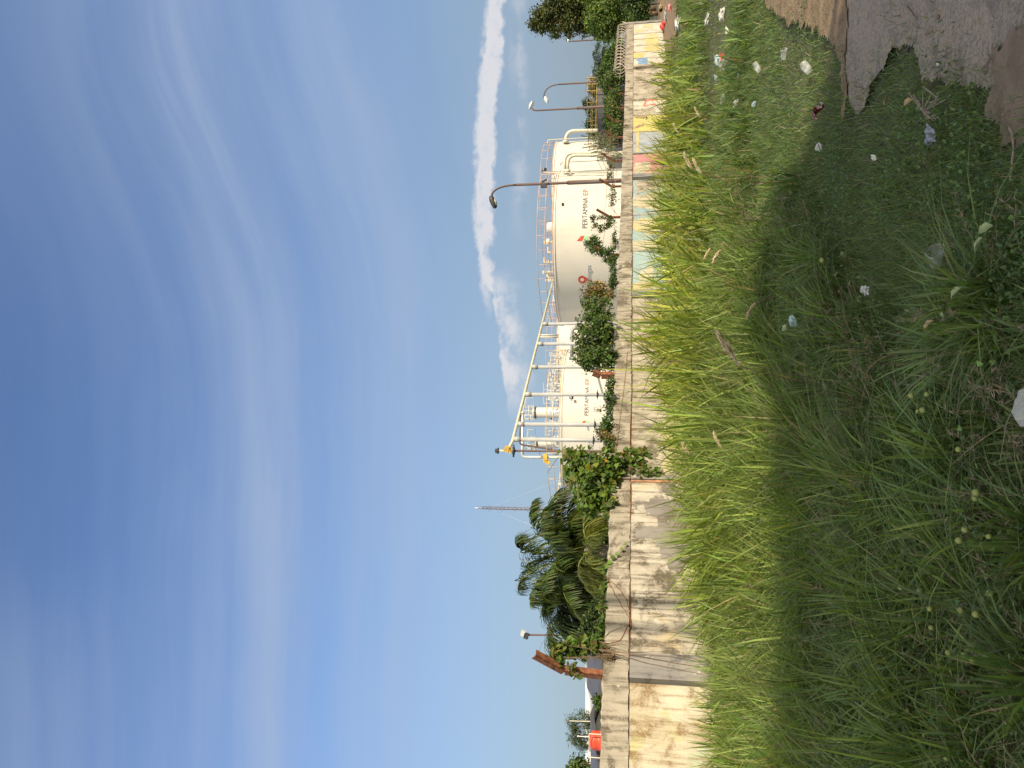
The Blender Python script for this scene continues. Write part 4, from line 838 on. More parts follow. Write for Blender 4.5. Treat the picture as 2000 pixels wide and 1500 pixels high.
# one shoot of round leaves hanging on the beam
t = empty('creeper', WF(1178, 1100), 'single hanging shoot of small round leaves on the near wall beam', 'creeper', 'creepers on the wall')
rp = [WF(1180, 1110, .02), WF(1186, 1103, .05), WF(1192, 1096, .07), WF(1201, 1090, .08), WF(1211, 1080, .08), WF(1219, 1069, .08)]
stems('vine_stems', [rp], .004, t); X = np.array(rp); cards('leaves', HEART, X, np.tile((.1, -.2, -.8), (6, 1))+rng.normal(size=(6, 3))*.2, np.tile((.6, -.6, .5), (6, 1)), np.array([.12, .10, .10, .085, .075, .07]), pal(6, [G3], [1]), 'leaf', t, t.location)

def tree(name, label, ycol, Y, blobs, n, size, cols, wts, grp=None, clump=120, cr=.5, trunk=.14, hang=.3, tmpl=LEAF, cat='tree', shell=.5, limbs=12):
    b_ = P(1240, ycol, Y); t = empty(name, (b_.x, b_.y, 0), label, cat, grp); bl = [(b[0], b[1], b[2], b[3], Y+(b[4] if len(b) > 4 else 0), b[5] if len(b) > 5 else 0, b[6] if len(b) > 6 else 1) for b in blobs]
    foliage('crown', bl, n, size, cols, wts, t, tmpl, hang=hang, shell=shell, clump=clump, cr=cr, zmin=.05)
    C = [P(b[0], b[1], b[4]) for b in bl]; top = max(C, key=lambda q: q.z); mb = MB(); o = Vector(t.location)
    ax = wiggle(o, top, 10, .12); mb.tube([q-o for q in ax], [trunk*(1-.8*i/10) for i in range(11)], 8)
    for k in range(limbs):
        b = random.choice(bl); c = P(b[0], b[1], b[4]); a = ax[min(9, max(1, int(10*max(.1, min(.9, c.z/top.z*.7)))))]; e = P(b[0]+random.uniform(-.8, .5)*b[2], b[1]+random.uniform(-.8, .8)*b[3], b[4]+random.uniform(-.5, .5)*b[3]*b[4]/F)
        mb.tube([q-o for q in wiggle(a, e, 6, .1)], [trunk*.4*(1-.85*i/6) for i in range(7)], 5)
    mb.build('trunk', 'stem', t, True); return t
CT = [(.045, .065, .016), (.075, .10, .02), (.13, .14, .03), (.022, .035, .012)]
tree('conical_tree', 'tall dark olive conical tree at the far wall end', 20, 60, [(1045, 48, 16, 5, 0, 0, 2), (1052, 28, 14, 8), (1065, 52, 18, 9), (1075, 30, 24, 16), (1090, 62, 18, 7), (1085, 5, 22, 20), (1110, 45, 26, 20), (1120, 10, 34, 36), (1150, 40, 28, 26), (1165, -20, 40, 40), (1112, 74, 8, 4), (1170, 60, 14, 10)], 26000, .17, CT, [3, 3, 2, 2], clump=620, cr=.5, trunk=.25, hang=.1, limbs=26)
tree('broad_tree', 'bright green feathery tree behind the razor wire coil', 30, 54, [(1165, 35, 24, 34), (1185, 30, 26, 38), (1205, 8, 30, 34), (1215, 45, 14, 18), (1175, 70, 16, 12), (1195, 66, 14, 12), (1170, -10, 30, 30), (1230, 20, 12, 30)], 15000, .15, [(.12, .19, .03), (.08, .14, .025), (.05, .09, .02), (.17, .22, .04)], [4, 4, 2, 2], clump=560, cr=.4, trunk=.16, hang=.4, limbs=20)
tree('shady_bush', 'dark undergrowth at the foot of the trees beyond the wall end', 10, 50.5, [(1245, 22, 14, 16), (1250, 5, 15, 18), (1240, -15, 16, 20), (1258, 30, 8, 10), (1225, 2, 10, 14)], 6500, .16, [(.03, .055, .015), (.05, .09, .02), (.08, .13, .03)], [3, 3, 2], clump=220, cr=.4, trunk=.06, cat='bush')
tree('bushy_tree', 'fresh green bush above the left end of the razor wire', 118, 45, [(1195, 125, 16, 16), (1205, 100, 10, 20), (1208, 140, 10, 12), (1190, 108, 8, 10)], 5200, .14, [(.10, .17, .03), (.06, .11, .02), (.035, .065, .015)], [4, 3, 2], clump=210, cr=.32, cat='bush')
tree('bushy_tree', 'wide green bush between the palm and the curved lamp', 165, 43, [(1188, 165, 14, 20), (1198, 185, 12, 18), (1180, 150, 10, 12), (1200, 150, 12, 16)], 5200, .14, [(.08, .14, .025), (.045, .085, .02), (.03, .055, .015)], [3, 4, 2], clump=210, cr=.32, cat='bush')
tree('bushy_tree', 'dark bush behind the rusty posts by the free standing pipe', 240, 40, [(1192, 240, 10, 16), (1200, 222, 10, 18), (1200, 262, 9, 14)], 4200, .13, [(.05, .09, .02), (.03, .055, .015), (.08, .12, .03)], [3, 4, 1], clump=180, cr=.3, cat='bush')
tree('distant_tree', 'far hazy tree left of the small palm', 172, 110, [(1165, 172, 12, 14), (1175, 190, 12, 14), (1172, 155, 10, 10)], 4200, .32, [(.05, .08, .03), (.07, .10, .04), (.035, .055, .025)], [3, 3, 2], 'distant trees behind the shed', 150, .8)
tree('distant_tree', 'far thin crowned tree above the yellow railing', 212, 115, [(1150, 208, 8, 10), (1158, 222, 9, 10), (1145, 200, 5, 6)], 1500, .3, [(.07, .10, .05), (.05, .075, .035)], [1, 1], 'distant trees behind the shed', 80, .8)
tree('distant_tree', 'far dark tree behind the free standing cream pipe', 250, 105, [(1165, 250, 15, 14), (1158, 242, 10, 8), (1172, 268, 12, 10)], 4200, .3, [(.03, .055, .025), (.05, .08, .03)], [2, 1], 'distant trees behind the shed', 150, .8)
tree('wispy_tree', 'thin leaved tree behind the red water tank', 1432, 40, [(1122, 1425, 14, 16), (1140, 1400, 14, 12), (1128, 1445, 16, 14), (1148, 1420, 12, 26), (1115, 1408, 8, 8), (1140, 1455, 12, 10)], 2600, .16, [(.06, .085, .04), (.09, .12, .05)], [1, 1], clump=170, cr=.3, trunk=.09, hang=.6, tmpl=NARROW, limbs=26)
tree('round_tree', 'dense green tree at the far left behind the dark roofs', 1500, 42, [(1130, 1498, 16, 16), (1140, 1515, 18, 24), (1122, 1510, 14, 18)], 4200, .14, [(.06, .10, .02), (.09, .14, .03), (.035, .06, .015)], [3, 2, 2], clump=190, cr=.3)
tree('bushy_tree', 'dark shrub in the gap between palm trunk and wall', 1090, 22, [(1178, 1100, 10, 26), (1172, 1060, 14, 20), (1180, 1030, 8, 14), (1165, 1020, 10, 8), (1176, 1150, 8, 20)], 3600, .09, [(.035, .065, .015), (.06, .10, .02), (.09, .13, .03)], [3, 3, 1], clump=180, cr=.16, cat='bush', trunk=.03)
tree('bushy_tree', 'dark shrub under the pale roof edge left of the palm', 1225, 21, [(1160, 1215, 16, 18), (1165, 1190, 14, 12), (1150, 1228, 14, 10), (1168, 1240, 10, 14)], 3000, .09, [(.025, .045, .012), (.045, .08, .016), (.09, .13, .03)], [4, 3, 1], clump=150, cr=.16, cat='bush', trunk=.03)
tree('bushy_tree', 'small shrub in the yard beneath the dark sheet roof', 1368, 18.5, [(1168, 1368, 6, 8), (1171, 1378, 4, 6)], 500, .07, [(.06, .10, .02), (.10, .14, .03)], [2, 1], clump=40, cr=.1, cat='bush', trunk=.02)
tree('plain_hedge', 'low hedge glimpsed between wall and left tank', 800, 26, [(1205, 800, 8, 50), (1205, 740, 8, 30)], 1500, .1, [(.04, .07, .016)], [1], clump=60, cr=.2, cat='hedge', trunk=.02)

def frond(parent, p0, p1, p2, nl, ll, droop, cols, wts, wind=(0, 0, 0), r=.018, name='frond'):
    pts = []; og = Vector(parent.location)
    for k in range(25):
        f = k/24; pts.append(p0*(1-f)**2+p1*2*f*(1-f)+p2*f*f)
    mb = MB(); mb.tube([q-og for q in pts], [r*(1-.8*k/24) for k in range(25)], 5); A = np.array(pts)
    f = np.repeat(np.linspace(.12, .99, nl), 2); sd = np.tile((1, -1), nl); i = np.clip((f*24).astype(int), 0, 23); fr = (f*24-i)[:, None]
    Pq = A[i]*(1-fr)+A[i+1]*fr; T = norm(A[i+1]-A[i]); side = norm(np.cross(T, np.array((0, 0, 1.))+rng.normal(size=T.shape)*.05))*sd[:, None]
    ln = ll*1.25*np.sin(np.pi*np.clip(f*.80+.14, 0, 1))**.6*rng.uniform(.65, 1.12, len(f))
    D0 = norm(side*.75+T*.6+rng.normal(size=T.shape)*.16); rows = []
    for k, (q, w) in enumerate(((0, .35), (.3, 1), (.62, .8), (.84, .45), (1, .05))):
        g = np.array((0, 0, -1.))*droop*q*q; dd = norm(D0+g+np.array(wind)*q); cen = Pq+dd*ln[:, None]*q
        Wd = norm(np.cross(D0, np.array((0, 0, 1.))+side*.4))*(.0165*w)*ll/.5; rows.append(np.stack([cen-Wd, cen+Wd], 1))
    V = np.stack(rows, 1); n = len(f); V = V.reshape(n, 10, 3); q = np.array([(2*k, 2*k+1, 2*k+3, 2*k+2) for k in range(4)]); Fa = (q[None]+(np.arange(n)*10)[:, None, None]).reshape(-1, 4)
    ra = mb.build(name, 'palmrib', parent, True); c = pal(n, cols, wts, .15); npmesh('leaflets', V.reshape(-1, 3), [(4, Fa)], np.repeat(c, 10, 0), 'leaf', ra, parent.location)
M['palmrib'] = simple('palm_rib', (.24, .26, .08), .6, .2, 6); M['palmtrunk'] = simple('palm_trunk', (.20, .17, .13), .9, .3, 8, 0, .6)
def palm(label, bx, by, Y, fr, nl, ll, cols, wts, droop=.9, extra=6, L_=2.6, grp='palms behind the wall', wind=(.3, 0, 0), tr=.13):
    c = P(bx, by, Y); t = empty('palm_tree', (c.x, c.y, 0), label, 'palm tree', grp)
    mb = MB(); mb.tube([(0, 0, 0), (.05, 0, c.z*.5), (0, 0, c.z)], [tr*1.3, tr, tr*.9], 12); mb.lathe((0, 0, c.z-.5), [(tr, 0), (tr*1.6, .3), (tr, .6), (.02, .75)], 12); mb.build('trunk', 'palmtrunk', t, True)
    for cx, cy, tx, ty, dd in fr: frond(t, c.copy(), P(cx, cy, Y+dd*.6), P(tx, ty, Y+dd), nl, ll, droop, cols, wts, wind)
    for k in range(extra):
        a = 2.4*k+.5; d = Vector((math.cos(a), math.sin(a), 0)); e = random.uniform(.15, .9); frond(t, c.copy(), c+d*L_*.5+Vector((0, 0, L_*e*.8)), c+d*L_*.95+Vector((0, 0, L_*(e-.55))), nl, ll, droop, cols, wts, wind)
    return t
PC = [(.05, .085, .02), (.08, .12, .025), (.035, .06, .016), (.14, .15, .04)]
palm('wind blown coconut palm in the middle left behind the near wall', 1150, 1090, 24, [(1030, 1040, 1088, 962, -.6), (1012, 1050, 1040, 982, .4), (1000, 1080, 1012, 1062, .2), (1040, 1060, 1062, 1000, -1.4), (1005, 1110, 1012, 1152, .5), (1030, 1120, 1036, 1182, -.5), (1050, 1100, 1018, 1096, 1.2), (1110, 1020, 1168, 990, -1), (1095, 1060, 1150, 1020, 1.4), (1075, 1140, 1100, 1195, .9), (1110, 1150, 1178, 1178, -1.2), (1135, 1130, 1190, 1150, -.8), (1150, 1070, 1192, 1055, -1.1), (1045, 1130, 1062, 1165, -1.5), (1090, 1085, 1070, 1040, -2)],
     84, .70, PC, [3, 3, 2, 1.2], .9, 18, 2.2, wind=(.35, 0, -.15))
palm('left coconut palm whose broad frond reaches towards the twin floodlight', 1128, 1165, 25.5, [(1062, 1200, 1112, 1258, -.6), (1045, 1170, 1060, 1150, .3), (1075, 1195, 1060, 1178, .5), (1120, 1195, 1172, 1215, -.4), (1085, 1140, 1110, 1110, .6), (1140, 1210, 1178, 1245, .6), (1105, 1215, 1140, 1250, .9)], 80, .80, PC, [3, 3, 2, .6], .7, 10, 2.1, wind=(-.1, 0, 0))
palm('small palm under the nearer palm crown, yellowish drooping fronds', 1160, 1075, 20, [(1120, 1090, 1182, 1125, -.4), (1125, 1050, 1185, 1030, -.3), (1100, 1100, 1160, 1165, .2), (1130, 1040, 1180, 1010, .3)], 44, .5, [(.16, .17, .03), (.10, .13, .025)], [2, 2], .9, 3, 1.3)
palm('distant small palm between the conical tree and the street lamps', 1183, 122, 70, [(1155, 118, 1158, 105, 0), (1160, 128, 1157, 140, .5), (1172, 108, 1178, 95, -.5), (1162, 122, 1160, 120, 1), (1176, 135, 1185, 148, -.5), (1170, 130, 1172, 150, .2)], 40, .75, [(.05, .08, .035), (.07, .10, .04)], [2, 1], .8, 4, 2.0)

# feathery leaved shrub before the right tank (pairs of narrow leaflets)
def feathery(label, arcs, w, leaf, cols, wts, grp='creepers on the wall'):
    c = arcs[0][0]; t = empty('feathery_shrub', wp(sy(c[1]), w, 1.9), label, 'shrub'); og = Vector(t.location); ps = []; X = []; D = []; N = []; Sz = []
    for p0, p1, p2, nb in arcs:
        a, b_, c_ = (P(x, y, dw(y, w)) for x, y in (p0, p1, p2)); pts = [a*(1-f)**2+b_*2*f*(1-f)+c_*f*f for f in np.linspace(0, 1, 12)]; ps.append(pts)
        for k in range(nb):
            f = .1+.9*k/nb; q = pts[min(11, int(f*11))]; T = (pts[min(11, int(f*11)+1)]-pts[max(0, int(f*11)-1)]).normalized()
            sd = T.cross(Vector((NV[0], NV[1], 0))).normalized()*(1 if k % 2 else -1); L_ = leaf*7*random.uniform(.7, 1.1)*(1-.4*f); e = q+(sd*.8+T*.5+Vector((0, 0, -.25))).normalized()*L_; st = wiggle(q, e, 5, .01); ps.append(st)
            for j in range(9):
                g = (j+1)/9; r_ = q.lerp(e, g); tt = (e-q).normalized(); ss = tt.cross(Vector((NV[0], NV[1], .3))).normalized()
                for s_ in (1, -1): X.append(r_); D.append(ss*s_+tt*.5); N.append(Vector((.5, -.6, .6))+Vector((random.gauss(0, .3), random.gauss(0, .3), 0))); Sz.append(leaf*random.uniform(.8, 1.2))
    stems('branches', ps, .006, t); cards('leaflets', LEAF, np.array(X), np.array(D), np.array(N), np.array(Sz), pal(len(X), cols, wts), 'leaf', t, og); return t
feathery('feathery leaved shrub leaning left before the right tank', [((1208, 270), (1165, 262), (1142, 268), 12), ((1208, 275), (1160, 270), (1150, 290), 12), ((1206, 285), (1175, 285), (1165, 312), 11), ((1208, 268), (1180, 262), (1160, 256), 9), ((1205, 295), (1185, 300), (1178, 320), 9), ((1208, 280), (1170, 275), (1156, 300), 11)], -.3, .075, [(.06, .085, .03), (.09, .12, .035), (.035, .055, .02)], [3, 3, 2])

# ------------------------------------------------------------------ grass
HP = np.array([(1480, 1450, .62), (1600, 1450, .58), (1800, 1450, .45), (2000, 1450, .34), (1430, 1200, .68), (1520, 1250, .62), (1650, 1200, .50), (1900, 1200, .32), (1400, 950, .9), (1500, 950, .8), (1600, 950, .62), (1750, 950, .38), (1950, 950, .28),
   (1385, 750, 1.12), (1450, 750, 1.0), (1550, 750, .6), (1700, 750, .32), (1850, 750, .24), (2000, 750, .26), (1365, 600, 1.28), (1420, 600, 1.12), (1500, 600, .62), (1600, 600, .27), (1800, 600, .2), (1950, 600, .26), (1340, 450, 1.3), (1400, 450, 1.05), (1470, 450, .6), (1550, 450, .27), (1700, 450, .15), (1900, 450, .18),
   (1325, 330, 1.28), (1370, 330, 1.0), (1430, 330, .42), (1500, 330, .22), (1650, 300, .11), (1850, 300, .12), (1310, 230, .95), (1340, 230, .5), (1400, 230, .18), (1500, 200, .12), (1600, 200, .10), (1302, 140, .45), (1330, 120, .12), (1400, 100, .09), (1550, 100, .06), (1300, 50, .12), (1750, 180, .10), (1560, 1100, .6), (1620, 1350, .55), (1480, 1100, .75)])
HW = np.array([Gd(x, y)[:2] for x, y, h in HP]); HH = HP[:, 2]
def hfield(X, Y):
    r = np.sqrt(X**2+Y**2); a = np.arctan2(X, Y); hr = np.sqrt((HW**2).sum(1)); ha = np.arctan2(HW[:, 0], HW[:, 1])
    d2 = ((np.log(r)[:, None]-np.log(hr)[None])*1.6)**2+((a[:, None]-ha[None])*2.4)**2+1e-4; w = 1/d2**2.2; return (w*HH).sum(1)/w.sum(1)
def sample(n, rmin, rmax, pw=1.0):           # random ground points inside a widened view wedge, denser close by
    u = rng.random(n); r = (rmin**(2-pw)+(rmax**(2-pw)-rmin**(2-pw))*u)**(1/(2-pw)) if pw < 2 else rmin*(rmax/rmin)**u
    a = rng.uniform(-.60, .60, n); return r*np.sin(a), r*np.cos(a)
def valid(X, Y):
    s, w = wsw(X, Y); jx, jy = (vnoise(X, Y, .12, 5)-.5)*.16+rng.normal(0, .09, len(X)), (vnoise(X, Y, .1, 6)-.5)*.16+rng.normal(0, .09, len(X))
    return (w > .05) & (s < SEND+14) & (s > -8) & ~inpoly(X+jx, Y+jy, PATH) & ~inpoly(X+jx*1.5, Y+jy*1.5, DIRT) & ~inpoly(X+jx*3, Y+jy*3, TRACK)
def blades(name, X, Y, h, w, az, lean, curl, C, mat='grass', z0=-.03, rows=5):
    n = len(X); t = np.linspace(0, 1, rows)[None, :, None]; dx = np.stack([np.cos(az), np.sin(az)], 1)[:, None, :]
    horiz = (lean[:, None, None]*t+curl[:, None, None]*t**2.2)*h[:, None, None]; vert = h[:, None, None]*(t-.42*curl[:, None, None]*t**2.6-.12*lean[:, None, None]*t)
    cen = np.concatenate([np.stack([X, Y], 1)[:, None, :]+dx*horiz, z0+vert], 2)
    tw = az+np.pi/2+rng.normal(0, .7, n); wd = np.stack([np.cos(tw), np.sin(tw), np.zeros(n)], 1)[:, None, :]*(w[:, None, None]*.5)*np.array([.55, 1, .92, .62, .04] if rows == 5 else [.7, 1, .6, .04])[None, :, None]
    V = np.stack([cen-wd, cen+wd], 2).reshape(n, rows*2, 3); q = np.array([(2*k, 2*k+1, 2*k+3, 2*k+2) for k in range(rows-1)]); Fa = (q[None]+(np.arange(n)*rows*2)[:, None, None]).reshape(-1, 4)
    o = npmesh(name, V.reshape(-1, 3), [(4, Fa)], np.repeat(C, rows*2, 0), mat); return o
def clumped(X, Y, s, k):                     # pull points towards tuft centres
    cx = np.floor(X/s)+.5; cy = np.floor(Y/s)+.5; hx = vnoise(cx*7.3, cy*5.1, .37, 3)-.5; hy = vnoise(cx*3.3, cy*8.1, .41, 4)-.5
    return X+(cx*s+hx*s-X)*k, Y+(cy*s+hy*s-Y)*k
# tall grass
def tallset(n, rmin, rmax, pw, wmul):
    X, Y = sample(n, rmin, rmax, pw); CS = .30 if wmul < 1.2 else .42; cx, cy = clumped(X, Y, CS, 1.0); k = rng.uniform(.35, .95, n); X, Y = X+(cx-X)*k+rng.normal(0, .02, n), Y+(cy-Y)*k+rng.normal(0, .02, n)
    tid = np.modf(np.abs(np.sin(cx*91.7+cy*57.3)*4375.5))[0]; tid2 = np.modf(tid*37.7)[0]; keep = rng.random(n) < .35+.65*tid2; X, Y, cx, cy, tid, tid2 = (q_[keep] for q_ in (X, Y, cx, cy, tid, tid2))
    ok = valid(X, Y); X, Y, cx, cy, tid, tid2 = (q_[ok] for q_ in (X, Y, cx, cy, tid, tid2)); H = hfield(X, Y); ok = H > .23; X, Y, H, cx, cy, tid, tid2 = (q_[ok] for q_ in (X, Y, H, cx, cy, tid, tid2)); n = len(X)
    r = np.sqrt(X**2+Y**2); tuft = vnoise(X, Y, .5, 9); h = H*rng.uniform(.5, 1.25, n)*(.70+.40*tuft+.42*tid)*(1+np.clip((H-.55)*2.2, 0, 1)*np.where(X > 1.2, .12, .32))
    s, w = wsw(X, Y); az = np.arctan2(Y-cy, X-cx)+rng.normal(0, .8, n); lean = np.abs(rng.normal(.16, .16, n)); curl = np.clip(rng.normal(.44, .34, n), 0, 1.35)
    # keep blades from reaching through the wall
    out = np.arctan2(NV[1], NV[0]); near = w < h*.9; az = np.where(near & (np.cos(az-out) < -.1), out+rng.normal(0, .9, n), az)
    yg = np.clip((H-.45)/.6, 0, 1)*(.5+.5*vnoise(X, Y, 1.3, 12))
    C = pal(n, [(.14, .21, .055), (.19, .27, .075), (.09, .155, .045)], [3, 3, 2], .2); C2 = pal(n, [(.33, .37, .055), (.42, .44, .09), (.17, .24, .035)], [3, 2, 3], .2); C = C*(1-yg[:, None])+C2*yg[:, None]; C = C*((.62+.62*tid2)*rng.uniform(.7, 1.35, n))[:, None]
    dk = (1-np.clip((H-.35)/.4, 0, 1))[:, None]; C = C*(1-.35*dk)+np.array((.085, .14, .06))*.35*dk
    dry = rng.random(n) < (.06+.16*(vnoise(X, Y, .8, 15) > .62)); C[dry] = pal(int(dry.sum()), [(.36, .30, .16), (.28, .22, .12), (.22, .19, .09)], [2, 2, 2], .18)
    wd = rng.uniform(.006, .017, n)*wmul*np.clip(.45+H, .5, 1.3)*np.where(dry, .6, 1); return X, Y, h, wd, az, lean, curl, C
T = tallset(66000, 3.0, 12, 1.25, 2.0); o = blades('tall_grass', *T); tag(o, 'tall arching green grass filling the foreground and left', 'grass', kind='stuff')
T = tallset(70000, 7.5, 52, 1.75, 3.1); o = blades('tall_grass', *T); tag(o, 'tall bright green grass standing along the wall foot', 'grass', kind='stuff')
# big fountain shaped clumps of long blades
nt = 250; TX, TY = sample(nt*3, 3.6, 11.5, 1.0); ok = valid(TX, TY) & (TX < 2.6-.12*TY) & ~((TX > -.1) & (TX < 1.6) & (TY < 6.0) & ((TX-.35)**2+(TY-3.7)**2 > .3**2)); TX, TY = TX[ok][:nt], TY[ok][:nt]; TH = hfield(TX, TY); ok = TH > .25; TX, TY, TH = TX[ok], TY[ok], TH[ok]
kb = 75; X = np.repeat(TX, kb); Y = np.repeat(TY, kb); H = np.repeat(TH, kb); n = len(X); td = np.repeat(rng.random(len(TX)), kb); a0 = np.repeat(rng.uniform(0, 6.28, len(TX)), kb)
az = np.where(rng.random(n) < .55, a0+rng.normal(0, .8, n), rng.uniform(0, 6.28, n)); X = X+np.cos(az)*rng.random(n)*.05; Y = Y+np.sin(az)*rng.random(n)*.05
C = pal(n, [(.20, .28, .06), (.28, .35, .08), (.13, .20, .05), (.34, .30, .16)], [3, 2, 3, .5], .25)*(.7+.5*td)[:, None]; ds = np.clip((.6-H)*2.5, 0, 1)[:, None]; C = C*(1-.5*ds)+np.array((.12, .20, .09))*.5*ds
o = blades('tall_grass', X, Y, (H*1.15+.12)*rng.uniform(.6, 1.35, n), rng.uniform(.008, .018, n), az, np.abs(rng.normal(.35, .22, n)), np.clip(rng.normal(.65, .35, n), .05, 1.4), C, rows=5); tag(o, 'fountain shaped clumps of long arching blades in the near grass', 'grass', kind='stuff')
# fine messy under layer
X, Y = sample(110000, 3.0, 14, 1.45); ok = valid(X, Y); X, Y = X[ok], Y[ok]; H = hfield(X, Y); n = len(X); h = np.minimum(H, .42)*rng.uniform(.35, 1.15, n)
C = pal(n, [(.13, .20, .08), (.17, .25, .09), (.09, .15, .06)], [3, 2, 2], .25); br = vnoise(X, Y, .7, 22)*np.clip(H*2, 0, 1); dry = rng.random(n) < np.clip((br-.40)*1.7, .06, .7); C[dry] = pal(int(dry.sum()), [(.34, .29, .21), (.27, .23, .17), (.42, .37, .25)], [2, 2, 1], .22)
LG = (X, Y, H)
o = blades('low_grass', X, Y, h, rng.uniform(.0025, .006, n)*np.clip(np.sqrt(X**2+Y**2)/6, .8, 2), rng.uniform(0, 6.28, n), np.abs(rng.normal(.35, .3, n)), rng.uniform(0, 1.1, n), C, 'grass', rows=4); tag(o, 'fine tangled undergrowth of low grass and dry stalks', 'grass', kind='stuff')
# long pale stalks with feathery dry panicles leaning over the shade
X, Y = sample(4200, 3.2, 10.5, 1.2); ok = valid(X, Y); X, Y = X[ok], Y[ok]; H = hfield(X, Y); ok = (H > .24) & (vnoise(X, Y, .8, 51) > .34); X, Y, H = X[ok], Y[ok], H[ok]; n = len(X)
az = rng.normal(.6, 1.1, n); ln_ = np.abs(rng.normal(.35, .25, n)); cu = np.clip(rng.normal(.6, .3, n), 0, 1.3); h = H*rng.uniform(.9, 1.5, n)
o = blades('dry_stalks', X, Y, h, rng.uniform(.003, .006, n), az, ln_, cu, pal(n, [(.42, .36, .25), (.30, .30, .16), (.24, .30, .12)], [2, 1, 1], .15), 'dry'); tag(o, 'thin arching dry stalks rising out of the shaded grass', 'dry stalks', kind='stuff')
k = 26; f = .55+.45*rng.random((n, k)); hz_ = (ln_[:, None]*f+cu[:, None]*f**2.2)*h[:, None]; vz = h[:, None]*(f-.42*cu[:, None]*f**2.6-.12*ln_[:, None]*f)-.03
pp = np.stack([X[:, None]+np.cos(az)[:, None]*hz_, Y[:, None]+np.sin(az)[:, None]*hz_, vz], -1).reshape(-1, 3); sel = np.repeat(rng.random(n) < .6, k); pp = pp[sel]; m_ = len(pp)
dd = norm(np.repeat(np.stack([np.cos(az), np.sin(az), np.full(n, .3)], 1), k, 0)[sel]+rng.normal(size=(m_, 3))*.8)
o = cards('dry_panicles', HAIR, pp, dd, norm(rng.normal(size=(m_, 3))), rng.uniform(.02, .05, m_), pal(m_, [(.34, .28, .22), (.26, .21, .17)], [1, 1], .2), 'dry'); tag(o, 'feathery brown seed panicles on the dry stalks in the shade', 'seed panicles', kind='stuff')
# short turf to the right
def turf(n, rmin, rmax, pw, wm):
    X, Y = sample(n, rmin, rmax, pw); ok = valid(X, Y); X, Y = X[ok], Y[ok]; H = hfield(X, Y); ok = H < .40; X, Y, H = X[ok], Y[ok], H[ok]; n = len(X); r = np.sqrt(X**2+Y**2)
    h = np.maximum(H*.8, .05)*rng.uniform(.45, 1.25, n)*(.6+.8*vnoise(X, Y, .35, 31)); tone = vnoise(X, Y, .9, 33)[:, None]
    C = pal(n, [(.10, .16, .04), (.14, .20, .05), (.065, .11, .03)], [3, 3, 2], .22)*(.8+.45*tone); dry = rng.random(n) < .07+.22*(vnoise(X, Y, 1.6, 35) > .66)+.25*(r > 26)*vnoise(X, Y, 4, 2); C[dry] = pal(int(dry.sum()), [(.30, .24, .12), (.22, .18, .08)], [1, 1], .2)
    return X, Y, h, rng.uniform(.0035, .008, n)*wm*np.clip(r/7, .8, 5), rng.uniform(0, 6.28, n), np.abs(rng.normal(.25, .25, n)), rng.uniform(0, .9, n), C
o = blades('turf', *turf(150000, 3, 60, 1.75, 1.0), rows=4); tag(o, 'short green turf spreading to the right of the tall grass', 'grass', kind='stuff')
# thin sprigs creeping over the edge of the path and the dirt
X, Y = rng.uniform(.6, 5.5, 60000), rng.uniform(3.0, 9, 60000); jx, jy = rng.normal(0, .16, 60000), rng.normal(0, .16, 60000)
near = (inpoly(X, Y, PATH) | inpoly(X, Y, DIRT)) & ~inpoly(X+jx, Y+jy, PATH) & ~inpoly(X+jx, Y+jy, DIRT) & (vnoise(X, Y, .15, 61) > .38); X, Y = X[near], Y[near]; n = len(X)
C = pal(n, [(.10, .16, .05), (.07, .11, .035), (.28, .24, .14)], [3, 2, 2], .2); o = blades('turf', X, Y, rng.uniform(.02, .09, n), rng.uniform(.003, .006, n), rng.uniform(0, 6.28, n), np.abs(rng.normal(.5, .3, n)), rng.uniform(0, .9, n), C, z0=.0, rows=4); tag(o, 'sparse sprigs of turf creeping over the path edge', 'grass', kind='stuff')
# weeds with small leaves in the shade
X, Y = sample(7000, 3.0, 9, 1.5); ok = valid(X, Y); X, Y = X[ok], Y[ok]; ok = vnoise(X, Y, .45, 41) > .55; X, Y = X[ok], Y[ok]; H = hfield(X, Y); n = len(X)
k = 9; Pp = np.repeat(np.stack([X, Y, H*.55*rng.uniform(.4, 1.1, n)], 1), k, 0)+rng.normal(size=(n*k, 3))*np.array((.05, .05, .05)); Pp[:, 2] = np.maximum(Pp[:, 2], .03)
o = cards('leafy_weeds', LEAF, Pp, norm(rng.normal(size=(n*k, 3))+np.array((0, 0, .2))), norm(rng.normal(size=(n*k, 3))*.5+np.array((0, 0, 1))), rng.uniform(.012, .028, n*k), pal(n*k, [(.09, .16, .06), (.13, .21, .07), (.06, .11, .04)], [3, 2, 2]), 'leaf'); tag(o, 'small leaved weeds scattered through the shaded grass', 'weeds', kind='stuff')

